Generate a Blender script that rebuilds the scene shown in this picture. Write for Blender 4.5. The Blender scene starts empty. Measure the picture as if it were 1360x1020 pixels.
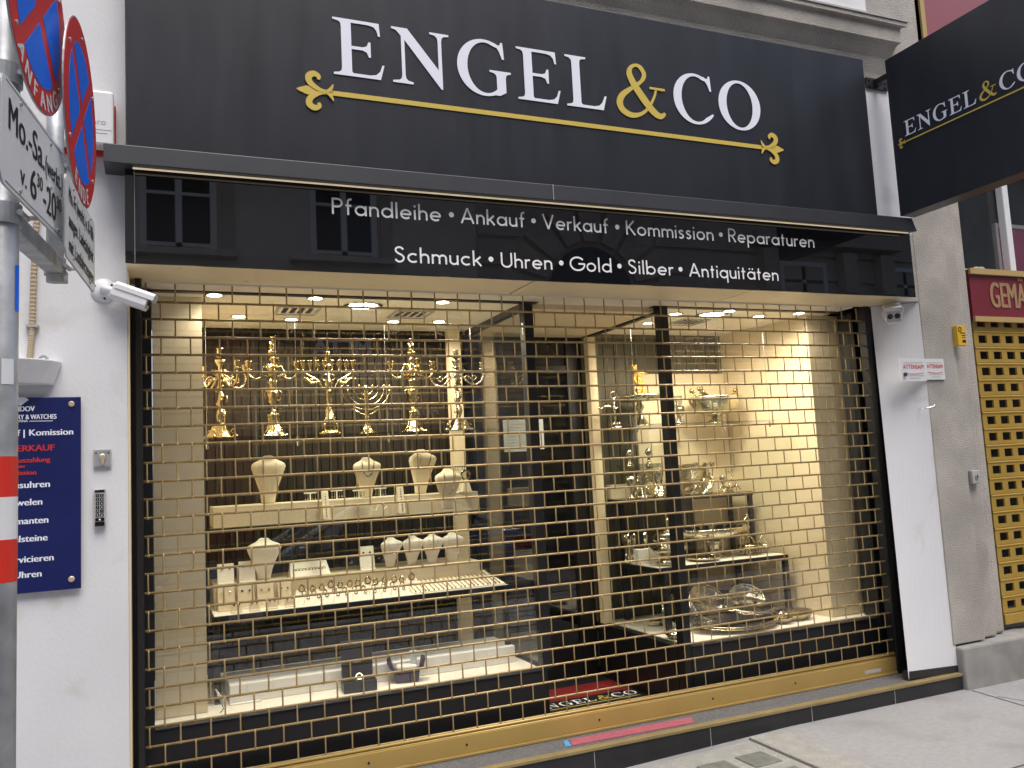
import bpy, bmesh, math, random
from mathutils import Vector, Matrix
random.seed(7)
C = bpy.context.scene.collection
SC = bpy.context.scene

# ------------------------------------------------------------------ camera
YAW, PITCH, ROLL, FPX = 0.40641742, 0.10044278, -0.05237907, 1123.889
CAM = Vector((0.0, -4.2, 1.52))
FW = Vector((math.sin(YAW)*math.cos(PITCH), math.cos(YAW)*math.cos(PITCH), math.sin(PITCH)))
_r = Vector((math.cos(YAW), -math.sin(YAW), 0)); _u = _r.cross(FW)
RT = _r*math.cos(ROLL) + _u*math.sin(ROLL)
UP = -_r*math.sin(ROLL) + _u*math.cos(ROLL)
cd = bpy.data.cameras.new('camera'); cam = bpy.data.objects.new('camera', cd); C.objects.link(cam)
cd.sensor_width = 36; cd.lens = 36*FPX/1360; cd.clip_start = .05; cd.clip_end = 500
M = Matrix.Identity(4)
for i in range(3):
    M[i][0] = RT[i]; M[i][1] = UP[i]; M[i][2] = -FW[i]; M[i][3] = CAM[i]
cam.matrix_world = M; SC.camera = cam
def ray(px, py): return (RT*(px-680) - UP*(py-510))/FPX + FW
def at(px, py, y):                       # surveying helper: sight line -> point on the plane of known y
    d = ray(px, py); return CAM + d*((y-CAM.y)/d.y)
def atz(px, py, z):
    d = ray(px, py); return CAM + d*((z-CAM.z)/d.z)

# ------------------------------------------------------------------ world, sun, exposure
SUN_EL, SUN_AZ = math.radians(66), math.radians(174)     # azimuth: direction the sun stands in, clockwise from +y
w = bpy.data.worlds.new('World'); SC.world = w; w.use_nodes = True
nt = w.node_tree; bg = nt.nodes['Background']
sky = nt.nodes.new('ShaderNodeTexSky'); sky.sky_type = 'NISHITA'; sky.sun_disc = False
sky.sun_elevation = SUN_EL; sky.sun_rotation = SUN_AZ; sky.dust_density = 4.0; sky.air_density = 1.0; sky.ozone_density = .6
nt.links.new(sky.outputs[0], bg.inputs[0]); bg.inputs[1].default_value = .15
sl = bpy.data.lights.new('sun', 'SUN'); sl.energy = 1.5; sl.angle = math.radians(40); sl.color = (1, .985, .955)
so = bpy.data.objects.new('sun', sl); C.objects.link(so)
sd = Vector((math.sin(SUN_AZ)*math.cos(SUN_EL), math.cos(SUN_AZ)*math.cos(SUN_EL), math.sin(SUN_EL)))
so.rotation_euler = sd.to_track_quat('Z', 'Y').to_euler(); so.location = sd*60
SC.view_settings.view_transform = 'Standard'; SC.view_settings.look = 'None'
SC.view_settings.exposure = 0.62; SC.view_settings.gamma = 1
SC.cycles.max_bounces = 10; SC.cycles.transparent_max_bounces = 16

# ------------------------------------------------------------------ materials
def mat(name, col, rough=.5, metal=0.0, var=0.0, vscale=6.0, bump=0.0, bscale=40.0, spec=.5, detail=6, stain=None, coat=0.0, rvar=0.0, stretch=None, emit=None, estr=0):
    m = bpy.data.materials.new(name); m.use_nodes = True
    n = m.node_tree.nodes; l = m.node_tree.links; b = n['Principled BSDF']
    b.inputs['Base Color'].default_value = (*col, 1); b.inputs['Roughness'].default_value = rough
    b.inputs['Metallic'].default_value = metal; b.inputs['Specular IOR Level'].default_value = spec
    b.inputs['Coat Weight'].default_value = coat
    if emit:
        b.inputs['Emission Color'].default_value = (*emit, 1); b.inputs['Emission Strength'].default_value = estr
    tc = n.new('ShaderNodeTexCoord'); vec = tc.outputs['Object']
    if stretch:
        mp = n.new('ShaderNodeMapping'); mp.inputs['Scale'].default_value = stretch; l.new(vec, mp.inputs[0]); vec = mp.outputs[0]
    def noise(sc, det=detail, dist=0):
        t = n.new('ShaderNodeTexNoise'); t.inputs['Scale'].default_value = sc; t.inputs['Detail'].default_value = det
        t.inputs['Distortion'].default_value = dist; l.new(vec, t.inputs['Vector']); return t
    last = None
    if var:
        t = noise(vscale); r = n.new('ShaderNodeMapRange'); r.inputs[1].default_value = .3; r.inputs[2].default_value = .7
        r.inputs[3].default_value = 1-var; r.inputs[4].default_value = 1+var*.6; l.new(t.outputs[0], r.inputs[0])
        mx = n.new('ShaderNodeMix'); mx.data_type = 'RGBA'; mx.blend_type = 'MULTIPLY'; mx.inputs[0].default_value = 1
        mx.inputs[6].default_value = (*col, 1); l.new(r.outputs[0], mx.inputs[7]); last = mx.outputs[2]
    if stain:
        scol, sscale, lo, hi = stain
        t = noise(sscale, 8, .6); r = n.new('ShaderNodeMapRange'); r.inputs[1].default_value = lo; r.inputs[2].default_value = hi
        l.new(t.outputs[0], r.inputs[0])
        mx = n.new('ShaderNodeMix'); mx.data_type = 'RGBA'; l.new(r.outputs[0], mx.inputs[0])
        if last: l.new(last, mx.inputs[6])
        else: mx.inputs[6].default_value = (*col, 1)
        mx.inputs[7].default_value = (*scol, 1); last = mx.outputs[2]
    if last: l.new(last, b.inputs['Base Color'])
    if rvar:
        t = noise(vscale*2.3); r = n.new('ShaderNodeMapRange'); r.inputs[3].default_value = max(0, rough-rvar); r.inputs[4].default_value = min(1, rough+rvar)
        l.new(t.outputs[0], r.inputs[0]); l.new(r.outputs[0], b.inputs['Roughness'])
    if bump:
        t = noise(bscale); bp = n.new('ShaderNodeBump'); bp.inputs['Strength'].default_value = min(1, bump*8); bp.inputs['Distance'].default_value = bump*.05
        l.new(t.outputs[0], bp.inputs['Height']); l.new(bp.outputs[0], b.inputs['Normal'])
    return m
def glassmat(name, tint=(1, 1, 1), ior=1.5):
    m = bpy.data.materials.new(name); m.use_nodes = True; n = m.node_tree.nodes; l = m.node_tree.links; n.clear()
    o = n.new('ShaderNodeOutputMaterial'); mx = n.new('ShaderNodeMixShader'); tr = n.new('ShaderNodeBsdfTransparent'); gl = n.new('ShaderNodeBsdfGlossy')
    tr.inputs[0].default_value = (*tint, 1); gl.inputs['Roughness'].default_value = .004
    fr = n.new('ShaderNodeFresnel'); fr.inputs[0].default_value = ior
    ge = n.new('ShaderNodeNewGeometry'); mr = n.new('ShaderNodeMapRange'); mr.inputs[3].default_value = ior; mr.inputs[4].default_value = 1/ior
    l.new(ge.outputs['Backfacing'], mr.inputs[0]); l.new(mr.outputs[0], fr.inputs[0])
    l.new(fr.outputs[0], mx.inputs[0]); l.new(tr.outputs[0], mx.inputs[1]); l.new(gl.outputs[0], mx.inputs[2]); l.new(mx.outputs[0], o.inputs[0])
    return m
m_white = mat('white_plaster', (.70, .71, .73), .75, var=.07, vscale=1.6, bump=.05, bscale=60, stain=((.52, .50, .46), 2.6, .60, .80))
m_panel = mat('white_painted_panel', (.72, .73, .76), .55, var=.03, vscale=2, bump=.015, bscale=60, stain=((.5, .49, .46), 3, .64, .85))
m_rough = mat('roughcast_render', (.47, .44, .40), .95, var=.16, vscale=5, bump=.22, bscale=130, stain=((.33, .31, .28), 1.7, .52, .78))
m_stone = mat('grey_plinth_stone', (.27, .265, .25), .9, var=.2, vscale=7, bump=.06, bscale=120, stain=((.17, .165, .155), 2.5, .5, .7))
m_signblk = mat('black_sign_sheet', (.020, .023, .031), .36, var=.25, vscale=2.5, rvar=.06, stretch=(2.5, 2.5, .5))
m_black = mat('black_powder_coat', (.012, .012, .014), .42, rvar=.08, vscale=8)
m_gloss = mat('black_gloss_glass', (.006, .006, .007), .015, spec=1.0)
m_ledge = mat('anthracite_ledge', (.032, .035, .043), .42, var=.1, vscale=3, rvar=.06)
m_letter = mat('white_acrylic', (.80, .83, .93), .4)
m_goldpaint = mat('gold_acrylic', (.62, .47, .10), .35)
m_vinyl = mat('white_vinyl', (.88, .88, .88), .5)
m_alu = mat('aluminium_trim', (.75, .62, .42), .35, .6)
m_soffit = mat('cream_soffit', (.72, .62, .42), .5, var=.03)
m_brass = mat('bronze_grille', (.41, .30, .142), .5, .4, var=.22, vscale=14, rvar=.08)
m_bar = mat('gold_bottom_bar', (.50, .345, .11), .42, .35, var=.07, vscale=4)
m_glass = glassmat('window_glass', (.96, .97, .96), 1.75)
m_sglass = glassmat('shelf_glass', (.93, .97, .95))
m_cream = mat('cream_wall_paint', (.72, .60, .40), .7, var=.03, vscale=2)
m_ceil = mat('display_ceiling', (.78, .72, .60), .8)
m_floorw = mat('white_display_floor', (.80, .75, .64), .6, var=.03)
m_boxw = mat('white_laminate', (.82, .79, .73), .5)
m_slat = mat('dark_slat_board', (.020, .017, .013), .75, spec=.15, var=.25, vscale=6, stretch=(8, 8, .6))
m_slat2 = mat('olive_slat_board', (.10, .092, .062), .6, var=.25, vscale=6, stretch=(8, 8, .6))
m_beige = mat('beige_board', (.60, .50, .35), .6, var=.04, vscale=4)
m_wood = mat('light_wood', (.50, .36, .19), .5, var=.15, vscale=6, stretch=(1, 8, 8))
m_bust = mat('cream_velvet', (.66, .56, .40), .85, bump=.02, bscale=300)
m_bustw = mat('white_velvet', (.82, .76, .64), .85, bump=.02, bscale=300)
m_gold = mat('polished_gold', (.50, .40, .215), .14, 1, var=.3, vscale=40, bump=.09, bscale=60, rvar=.08)
m_gilt = mat('gilt_figure', (.92, .60, .18), .28, 1, bump=.3, bscale=80)
m_goldth = mat('smooth_gold', (.52, .42, .235), .18, 1)
m_silver = mat('polished_silver', (.70, .64, .50), .07, 1, var=.25, vscale=45, bump=.10, bscale=55, rvar=.04)
m_silvs = mat('smooth_silver', (.66, .62, .54), .1, 1, bump=.04, bscale=30)
m_crystal = glassmat('crystal', (.85, .87, .86), 1.7)
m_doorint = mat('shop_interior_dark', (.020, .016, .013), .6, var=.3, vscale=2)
m_wooddk = mat('dark_door_wood', (.045, .025, .014), .4, var=.3, vscale=5, stretch=(6, 6, .6))
m_red = mat('red_carpet', (.33, .012, .018), .9, bump=.2, bscale=400, var=.15, vscale=40)
m_pink = mat('pink_rubber', (.50, .13, .17), .8, bump=.2, bscale=300, var=.12, vscale=50)
m_tile = mat('anthracite_tile', (.020, .020, .022), .45, var=.25, vscale=6, rvar=.08)
m_steptop = mat('grey_granite', (.13, .13, .135), .7, var=.5, vscale=120, bump=.1, bscale=200)
m_brassedge = mat('brass_nosing', (.36, .28, .13), .5, .5, var=.15, vscale=10)
m_pave = mat('pavement_asphalt', (.285, .282, .287), .92, var=.09, vscale=30, bump=.08, bscale=160, stain=((.225, .22, .218), 2.4, .52, .74))
m_road = mat('road_asphalt', (.06, .06, .062), .9, var=.2, vscale=4, bump=.3, bscale=120)
m_kerb = mat('kerb_granite', (.30, .30, .29), .8, var=.2, vscale=30)
m_steel = mat('galvanised_steel', (.42, .44, .46), .5, .55, var=.3, vscale=12, bump=.05, bscale=60, rvar=.12)
m_sred = mat('sign_red', (.60, .028, .028), .4)
m_sblue = mat('sign_blue', (.0, .15, .85), .4)
m_swhite = mat('sign_white', (.72, .74, .76), .4, var=.04)
m_sblack = mat('sign_black_print', (.015, .015, .016), .5)
m_bandred = mat('band_red', (.62, .03, .015), .45, var=.06)
m_plaque = mat('navy_plaque', (.008, .014, .10), .08, spec=.55, var=.15, vscale=3)
m_plred = mat('plaque_red', (.55, .03, .03), .4)
m_plast = mat('white_plastic', (.74, .75, .77), .35)
m_grey = mat('grey_plastic', (.42, .41, .40), .45)
m_lens = mat('black_lens', (.008, .008, .01), .1)
m_conduit = mat('tan_conduit', (.42, .33, .22), .7)
m_yellow = mat('yellow_enamel', (.70, .42, .03), .4, var=.06)
m_shut = mat('yellow_shutter', (.47, .30, .055), .42, .25, var=.12, vscale=5)
m_nred = mat('burgundy_board', (.17, .020, .032), .35, var=.05)
m_pinkp = mat('mauve_panel', (.30, .10, .115), .30, var=.05, vscale=2)
m_goldtrim = mat('gold_trim', (.50, .35, .14), .5, .2)
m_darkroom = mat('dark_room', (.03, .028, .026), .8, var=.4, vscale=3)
m_poster = mat('magenta_poster', (.25, .03, .10), .5, var=.3, vscale=3)
m_stucco = mat('street_stucco', (.72, .67, .62), .9, var=.1, vscale=2, bump=.1, bscale=40)
m_stucco2 = mat('rusticated_stone', (.56, .49, .42), .9, var=.15, vscale=2, bump=.15, bscale=40)
m_winfr = mat('window_frame_paint', (.80, .82, .83), .5)
m_pane = mat('dark_window_pane', (.02, .022, .025), .08)
m_redst = mat('red_shopfront', (.28, .03, .02), .5)
m_shopbl = mat('dark_shopfront', (.02, .02, .022), .4)
m_carpnt = mat('car_paint', (.17, .21, .29), .2, .5, coat=1.0)
m_chrome = mat('chrome', (.85, .86, .88), .12, 1)
m_tyre = mat('tyre_rubber', (.018, .018, .018), .8)
m_tail = mat('tail_light', (.45, .01, .01), .15)
m_orange = mat('orange_script', (.62, .25, .06), .5)
m_paper = mat('paper', (.62, .66, .64), .7)
m_lamp = mat('lamp_glow', (1, .9, .7), .5, emit=(1, .86, .62), estr=14)
m_lampw = mat('lamp_glow_white', (1, .95, .88), .5, emit=(1, .93, .82), estr=14)
m_strip = mat('trim_glow', (1, .9, .7), .5, emit=(1, .80, .52), estr=.24)  # faint glow put into a pale metal trim, not a lamp
m_boxblk = mat('black_leatherette', (.012, .012, .014), .45)
m_boxpur = mat('purple_leatherette', (.035, .022, .055), .45)
m_tileglass = mat('pavement_glass', (.16, .165, .15), .45, var=.3, vscale=20)
m_cement = mat('pale_cement', (.31, .305, .28), .9, var=.15, vscale=12, bump=.2, bscale=90)

# ------------------------------------------------------------------ mesh helpers
class MB:
    def __init__(s): s.v = []; s.f = []
    def add(s, vs, fs):
        k = len(s.v); s.v += [tuple(p) for p in vs]; s.f += [tuple(i+k for i in f) for f in fs]; return s
    def box(s, x0, x1, y0, y1, z0, z1, M=None):
        vs = [Vector(p) for p in ((x0,y0,z0),(x1,y0,z0),(x1,y1,z0),(x0,y1,z0),(x0,y0,z1),(x1,y0,z1),(x1,y1,z1),(x0,y1,z1))]
        if M: vs = [M @ p for p in vs]
        return s.add(vs, [(3,2,1,0),(4,5,6,7),(0,1,5,4),(1,2,6,5),(2,3,7,6),(3,0,4,7)])
    def hexa(s, b, t):                     # bottom loop and top loop of the same length
        n = len(b)
        return s.add(list(b)+list(t), [tuple(range(n))[::-1], tuple(range(n, 2*n))] + [(i, (i+1) % n, n+(i+1) % n, n+i) for i in range(n)])
    def tube(s, pts, r, n=8, caps=True, flat=None):
        pts = [Vector(p) for p in pts]; m = len(pts); rs = r if isinstance(r, (list, tuple)) else [r]*m
        vs = []; prev = None
        for i, p in enumerate(pts):
            t = (pts[min(i+1, m-1)] - pts[max(i-1, 0)])
            t = t.normalized() if t.length > 1e-9 else Vector((0, 0, 1))
            a = prev if prev else (Vector((0, 0, 1)) if abs(t.z) < .9 else Vector((1, 0, 0)))
            a = (a - t*a.dot(t)); a = a.normalized() if a.length > 1e-6 else t.orthogonal().normalized()
            b = t.cross(a); prev = a
            for k in range(n):
                q = 2*math.pi*k/n; vs.append(p + a*math.cos(q)*rs[i] + b*math.sin(q)*rs[i]*(flat or 1))
        fs = [(i*n+k, i*n+(k+1) % n, (i+1)*n+(k+1) % n, (i+1)*n+k) for i in range(m-1) for k in range(n)]
        if caps: fs += [tuple(range(n))[::-1], tuple((m-1)*n+k for k in range(n))]
        return s.add(vs, fs)
    def lathe(s, prof, n=20, c=(0, 0, 0), sx=1, sy=1, lob=0, lobn=8, M=None, caps=True):
        vs = []; m = len(prof)
        for r, z in prof:
            for k in range(n):
                q = 2*math.pi*k/n; rr = r*(1+lob*math.cos(q*lobn))
                p = Vector((c[0]+rr*math.cos(q)*sx, c[1]+rr*math.sin(q)*sy, c[2]+z)); vs.append(M @ p if M else p)
        fs = [(i*n+k, i*n+(k+1) % n, (i+1)*n+(k+1) % n, (i+1)*n+k) for i in range(m-1) for k in range(n)]
        if caps: fs += [tuple(range(n))[::-1], tuple((m-1)*n+k for k in range(n))]
        return s.add(vs, fs)
    def ball(s, c, r, n=10, m=6, sx=1, sy=1, sz=1):
        return s.lathe([(max(1e-4, r*math.sin(math.pi*i/m)), -r*math.cos(math.pi*i/m)*sz) for i in range(m+1)], n, c, sx, sy)
    def torus(s, c, R, r, n=20, k=6, u=Vector((1, 0, 0)), v=Vector((0, 0, 1))):
        c = Vector(c); w_ = u.cross(v); vs = []
        for i in range(n):
            q = 2*math.pi*i/n; d = u*math.cos(q)+v*math.sin(q)
            for j in range(k):
                p = 2*math.pi*j/k; vs.append(c + d*(R+r*math.cos(p)) + w_*(r*math.sin(p)))
        return s.add(vs, [(i*k+j, ((i+1) % n)*k+j, ((i+1) % n)*k+(j+1) % k, i*k+(j+1) % k) for i in range(n) for j in range(k)])
    def prism(s, poly, F, t0, t1):         # flat outline on a frame F=(o,u,v,n) between heights t0..t1
        o, u, v, n = F; m = len(poly)
        b = [o+u*p[0]+v*p[1]+n*t0 for p in poly]; t = [o+u*p[0]+v*p[1]+n*t1 for p in poly]
        return s.hexa(b, t)
    def ribbon(s, pts, ws, F, t, th=.002):  # flat band of varying width, slightly rising so that crossings never coincide
        o, u, v, n = F; m = len(pts); L = []; R = []
        for i in range(m):
            a = Vector(pts[max(i-1, 0)]); b = Vector(pts[min(i+1, m-1)]); d = (b-a); d = d.normalized() if d.length > 1e-9 else Vector((1, 0))
            nn = Vector((-d.y, d.x)); p = Vector(pts[i]); wi = ws[i] if isinstance(ws, (list, tuple)) else ws
            L.append(p+nn*wi/2); R.append(p-nn*wi/2)
        vs = []; rise = th*.4
        for i in range(m):
            h = t+rise*i/m
            for q in (L[i], R[i]):
                vs.append(o+u*q.x+v*q.y+n*(h+th))
            for q in (L[i], R[i]):
                vs.append(o+u*q.x+v*q.y+n*h)
        fs = []
        for i in range(m-1):
            a, b = 4*i, 4*i+4
            fs += [(a, a+1, b+1, b), (a+2, b+2, b+3, a+3), (a, b, b+2, a+2), (a+1, a+3, b+3, b+1)]
        fs += [(0, 2, 3, 1), (4*m-4, 4*m-3, 4*m-1, 4*m-2)]
        return s.add(vs, fs)
    def build(s, name, m, parent=None, smooth=False, bevel=0, flip=True):
        me = bpy.data.meshes.new(name); me.from_pydata(s.v, [], s.f); me.update()
        if flip:
            bm = bmesh.new(); bm.from_mesh(me); bmesh.ops.recalc_face_normals(bm, faces=bm.faces); bm.to_mesh(me); bm.free()
        if smooth:
            for p in me.polygons: p.use_smooth = True
        me.materials.append(m)
        o = bpy.data.objects.new(name, me); C.objects.link(o)
        if parent:
            o.parent = parent
            if parent.get('_world'): o.location = -parent.location if parent.parent is None else Vector((0, 0, 0))
        if bevel:
            b = o.modifiers.new('bevel', 'BEVEL'); b.width = bevel; b.segments = 2; b.limit_method = 'ANGLE'
        return o
def tag(o, label=None, cat=None, group=None, kind=None):
    if label: o['label'] = label
    if cat: o['category'] = cat
    if group: o['group'] = group
    if kind: o['kind'] = kind
    return o
def thing(name, label, cat, loc=(0, 0, 0), group=None, world=True):
    """an Empty at the base of a thing; with world=True its parts are modelled in world coordinates"""
    o = bpy.data.objects.new(name, None); C.objects.link(o); o.location = loc; o.empty_display_size = .05
    if world: o['_world'] = 1
    return tag(o, label, cat, group)
def dup(root, loc, label=None, rz=None, scale=None):
    r = root.copy(); C.objects.link(r); r.location = loc
    if label: r['label'] = label
    if rz is not None: r.rotation_euler = (0, 0, rz)
    if scale: r.scale = scale if isinstance(scale, (tuple, list)) else (scale,)*3
    for ch in list(root.children):
        c = ch.copy(); C.objects.link(c); c.parent = r
        for g in ch.children:
            d = g.copy(); C.objects.link(d); d.parent = c
    return r
def catmull(P, per=8):
    P = [Vector(p) for p in P]; out = []
    for i in range(len(P)-1):
        a, b, c, d = P[max(i-1, 0)], P[i], P[i+1], P[min(i+2, len(P)-1)]
        for k in range(per):
            t = k/per
            out.append(.5*((2*b)+(c-a)*t+(2*a-5*b+4*c-d)*t*t+(3*b-a-3*c+d)*t**3))
    return out+[P[-1]]
def lerp_list(ws, n):
    out = []
    for i in range(n):
        x = i/(n-1)*(len(ws)-1); k = min(int(x), len(ws)-2); out.append(ws[k]+(ws[k+1]-ws[k])*(x-k))
    return out
# ---- built-in font -> mesh on a frame
_tc = {}
def textdata(s):
    if s not in _tc:
        cu = bpy.data.curves.new('t', 'FONT'); cu.body = s; cu.size = 1; cu.resolution_u = 4
        ob = bpy.data.objects.new('t', cu); C.objects.link(ob); dg = bpy.context.evaluated_depsgraph_get()
        me = bpy.data.meshes.new_from_object(ob.evaluated_get(dg))
        _tc[s] = ([v.co.copy() for v in me.vertices], [tuple(p.vertices) for p in me.polygons])
        bpy.data.objects.remove(ob); bpy.data.meshes.remove(me); bpy.data.curves.remove(cu)
    return _tc[s]
def text(mb, s, F, h, width=None, align='l', t=.0015, bold=0, cond=1.0, rot=0.0, at0=(0, 0)):
    """cap height h (the font's cap height is about .73 of its size); width fits the line"""
    vs, fs = textdata(s)
    if not vs: return 0
    o, u, v, n = F; k = h/.73
    x0 = min(p.x for p in vs); x1 = max(p.x for p in vs); kx = k*cond
    if width: kx = width/(x1-x0)
    sh = 0 if align == 'l' else (-(x1-x0)*kx/2 if align == 'c' else -(x1-x0)*kx)
    cr, sr = math.cos(rot), math.sin(rot); P = []
    for p in vs:
        x = (p.x-x0)*kx+sh; y = p.y*k
        P.append(o+u*(at0[0]+x*cr-y*sr)+v*(at0[1]+x*sr+y*cr)+n*t)
    mb.add(P, fs)
    if bold:
        for dx, dt in ((bold, .0002), (-bold, .0003)):
            mb.add([q+u*dx+n*dt for q in P], fs)
    return (x1-x0)*kx
FX = lambda x, y, z: (Vector((x, y, z)), Vector((1, 0, 0)), Vector((0, 0, 1)), Vector((0, -1, 0)))
# ---- serif capitals (unit cap height) as single outlines, holes by the curve fill
def arc(cx, cy, rx, ry, a0, a1, n=18):
    return [(cx+rx*math.cos(math.radians(a0+(a1-a0)*i/n)), cy+ry*math.sin(math.radians(a0+(a1-a0)*i/n))) for i in range(n+1)]
SER = {
 'E': [[(0,0),(.80,0),(.87,.26),(.835,.26),(.79,.14),(.72,.075),(.62,.055),(.33,.055),(.31,.085),(.31,.48),(.50,.48),(.57,.455),(.605,.37),(.64,.37),(.64,.64),(.605,.64),(.57,.56),(.50,.535),(.31,.535),(.31,.945),(.60,.945),(.70,.925),(.75,.87),(.775,.77),(.81,.77),(.795,1),(0,1),(0,.965),(.09,.95),(.13,.92),(.14,.86),(.14,.14),(.13,.08),(.09,.05),(0,.035)]],
 'L': [[(0,0),(.79,0),(.87,.28),(.83,.28),(.77,.15),(.70,.08),(.60,.055),(.35,.055),(.31,.08),(.31,.86),(.32,.92),(.36,.95),(.45,.965),(.45,1),(0,1),(0,.965),(.09,.95),(.13,.92),(.14,.86),(.14,.14),(.13,.08),(.09,.05),(0,.035)]],
 'N': [[(0,0),(.36,0),(.36,.035),(.27,.055),(.235,.09),(.225,.15),(.225,.79),(.86,-.025),(.89,-.025),(.89,.85),(.90,.91),(.935,.95),(1.03,.965),(1.03,1),(.68,1),(.68,.965),(.77,.95),(.815,.91),(.825,.85),(.825,.32),(.28,1),(0,1),(0,.965),(.08,.945),(.165,.85),(.165,.15),(.155,.09),(.12,.055),(0,.035)]],
 'O': [arc(.5,.5,.49,.53,0,360,44)[:-1], arc(.5,.5,.305,.475,0,360,44)[:-1]],
 'C': [[(.865,.70),(.905,.70),(.885,1.015),(.85,1.015),(.83,.965),(.80,.955),(.74,.985)]+arc(.51,.5,.50,.53,68,306,34)+[(.87,.13),(.925,.20),(.90,.225)]+arc(.53,.5,.335,.475,308,62,26)+[(.77,.90),(.82,.83)]],
 'G': [[(.845,.70),(.885,.70),(.865,1.015),(.83,1.015),(.81,.965),(.78,.955),(.72,.985)]+arc(.51,.5,.50,.53,70,292,34)+[(.78,.005),(.90,.075),(.90,.34),(.91,.39),(.94,.42),(1.0,.435),(1.0,.47),(.60,.47),(.60,.435),(.68,.42),(.72,.39),(.73,.34),(.73,.09)]+arc(.53,.5,.335,.475,308,66,26)+[(.76,.90),(.80,.83)]],
}
_sc = {}
def serif_data(ch):
    if ch not in _sc:
        cu = bpy.data.curves.new('g', 'CURVE'); cu.dimensions = '2D'; cu.fill_mode = 'BOTH'; cu.extrude = .5
        for L in SER[ch]:
            sp = cu.splines.new('POLY'); sp.points.add(len(L)-1); sp.use_cyclic_u = True
            for q, p in zip(sp.points, L): q.co = (p[0], p[1], 0, 1)
        ob = bpy.data.objects.new('g', cu); C.objects.link(ob); dg = bpy.context.evaluated_depsgraph_get()
        me = bpy.data.meshes.new_from_object(ob.evaluated_get(dg))
        _sc[ch] = ([v.co.copy() for v in me.vertices], [tuple(p.vertices) for p in me.polygons])
        bpy.data.objects.remove(ob); bpy.data.meshes.remove(me); bpy.data.curves.remove(cu)
    return _sc[ch]
def serif(mb, ch, F, x, y, wid, hgt, t0, th):
    vs, fs = serif_data(ch); o, u, v, n = F; xa = min(p.x for p in vs); xb = max(p.x for p in vs); k = wid/(xb-xa)
    mb.add([o+u*(x+(p.x-xa)*k)+v*(y+p.y*hgt)+n*(t0+(p.z+.5)*th) for p in vs], fs)
def ampersand(mb, F, x, y, wid, hgt, t0, th):
    P = [(.99,.56),(.86,.57),(.80,.42),(.66,.18),(.48,.03),(.27,-.02),(.09,.06),(.03,.20),(.10,.36),(.30,.52),(.52,.68),(.60,.83),(.53,.97),(.42,1.0),(.31,.93),(.28,.80),(.36,.62),(.54,.36),(.74,.12),(.90,.03),(1.02,.10)]
    W = [.05,.05,.05,.055,.07,.11,.13,.14,.12,.08,.07,.10,.09,.06,.08,.13,.15,.16,.15,.12,.05]
    c = catmull([Vector((p[0], p[1])) for p in P], 5); ww = lerp_list(W, len(c))
    o, u, v, n = F
    mb.ribbon([Vector((x+p.x/1.02*wid, y+p.y*hgt)) for p in c], [a*hgt for a in ww], F, t0, th)
    mb.prism([(x+.70/1.02*wid, y+.555*hgt), (x+1.04/1.02*wid, y+.555*hgt), (x+1.04/1.02*wid, y+.60*hgt), (x+.70/1.02*wid, y+.60*hgt)], F, t0+th*1.5, t0+th*2)
def fleur(mb, F, x, y, s, sg, t0, th):     # a lily pointing along sg*u, total length s
    f = lambda P: [Vector((x+sg*p[0]*s, y+p[1]*s)) for p in P]
    c = f([(0,0),(.25,0),(.5,0),(.75,0),(1,0)]); mb.ribbon(catmull(c, 5), [s*a for a in lerp_list([.10,.16,.30,.24,.02], 21)], F, t0, th)
    for k in (1, -1):
        c = catmull(f([(.12,0),(.38,.06*k),(.62,.22*k),(.66,.40*k),(.52,.50*k),(.38,.44*k),(.40,.34*k)]), 5)
        mb.ribbon(c, [s*a for a in lerp_list([.05,.11,.17,.19,.17,.12,.08], len(c))], F, t0+th*1.5+.0004*k, th)
        c = catmull(f([(.16,0),(.05,.10*k),(-.02,.24*k)]), 4); mb.ribbon(c, [s*a for a in lerp_list([.10,.10,.03], len(c))], F, t0+th*3+.0004*k, th)
def logo(parent, F, sx, labelled=True):
    """ENGEL & CO with its arrow line; sx scales the sign's own layout (metres along u, from the arrow's left tip)"""
    th = .0016; H = .288*sx
    for ch, x0, x1 in (('E', .822, 1.072), ('N', 1.113, 1.412), ('G', 1.453, 1.749), ('E', 1.786, 2.036), ('L', 2.072, 2.318), ('C', 2.759, 3.030), ('O', 3.071, 3.374)):
        L = MB(); serif(L, ch, F, (x0-.647)*sx, .098*sx, (x1-x0)*sx, H, .002, th); L.build('letter', m_letter, parent)
    A = MB(); ampersand(A, F, (2.391-.647)*sx, .098*sx, .304*sx, .29*sx, .002, th); A.build('ampersand', m_goldpaint, parent)
    B = MB(); B.prism([(.15*sx, -.012*sx), (2.72*sx, -.012*sx), (2.72*sx, .012*sx), (.15*sx, .012*sx)], F, .002, .002+th); B.build('arrow_line', m_goldpaint, parent)
    for x, sg in ((.165, -1), (2.71, 1)):
        O = MB(); fleur(O, F, x*sx, 0, .168*sx, sg, .002, th); O.build('lily_ornament', m_goldpaint, parent)
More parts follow.
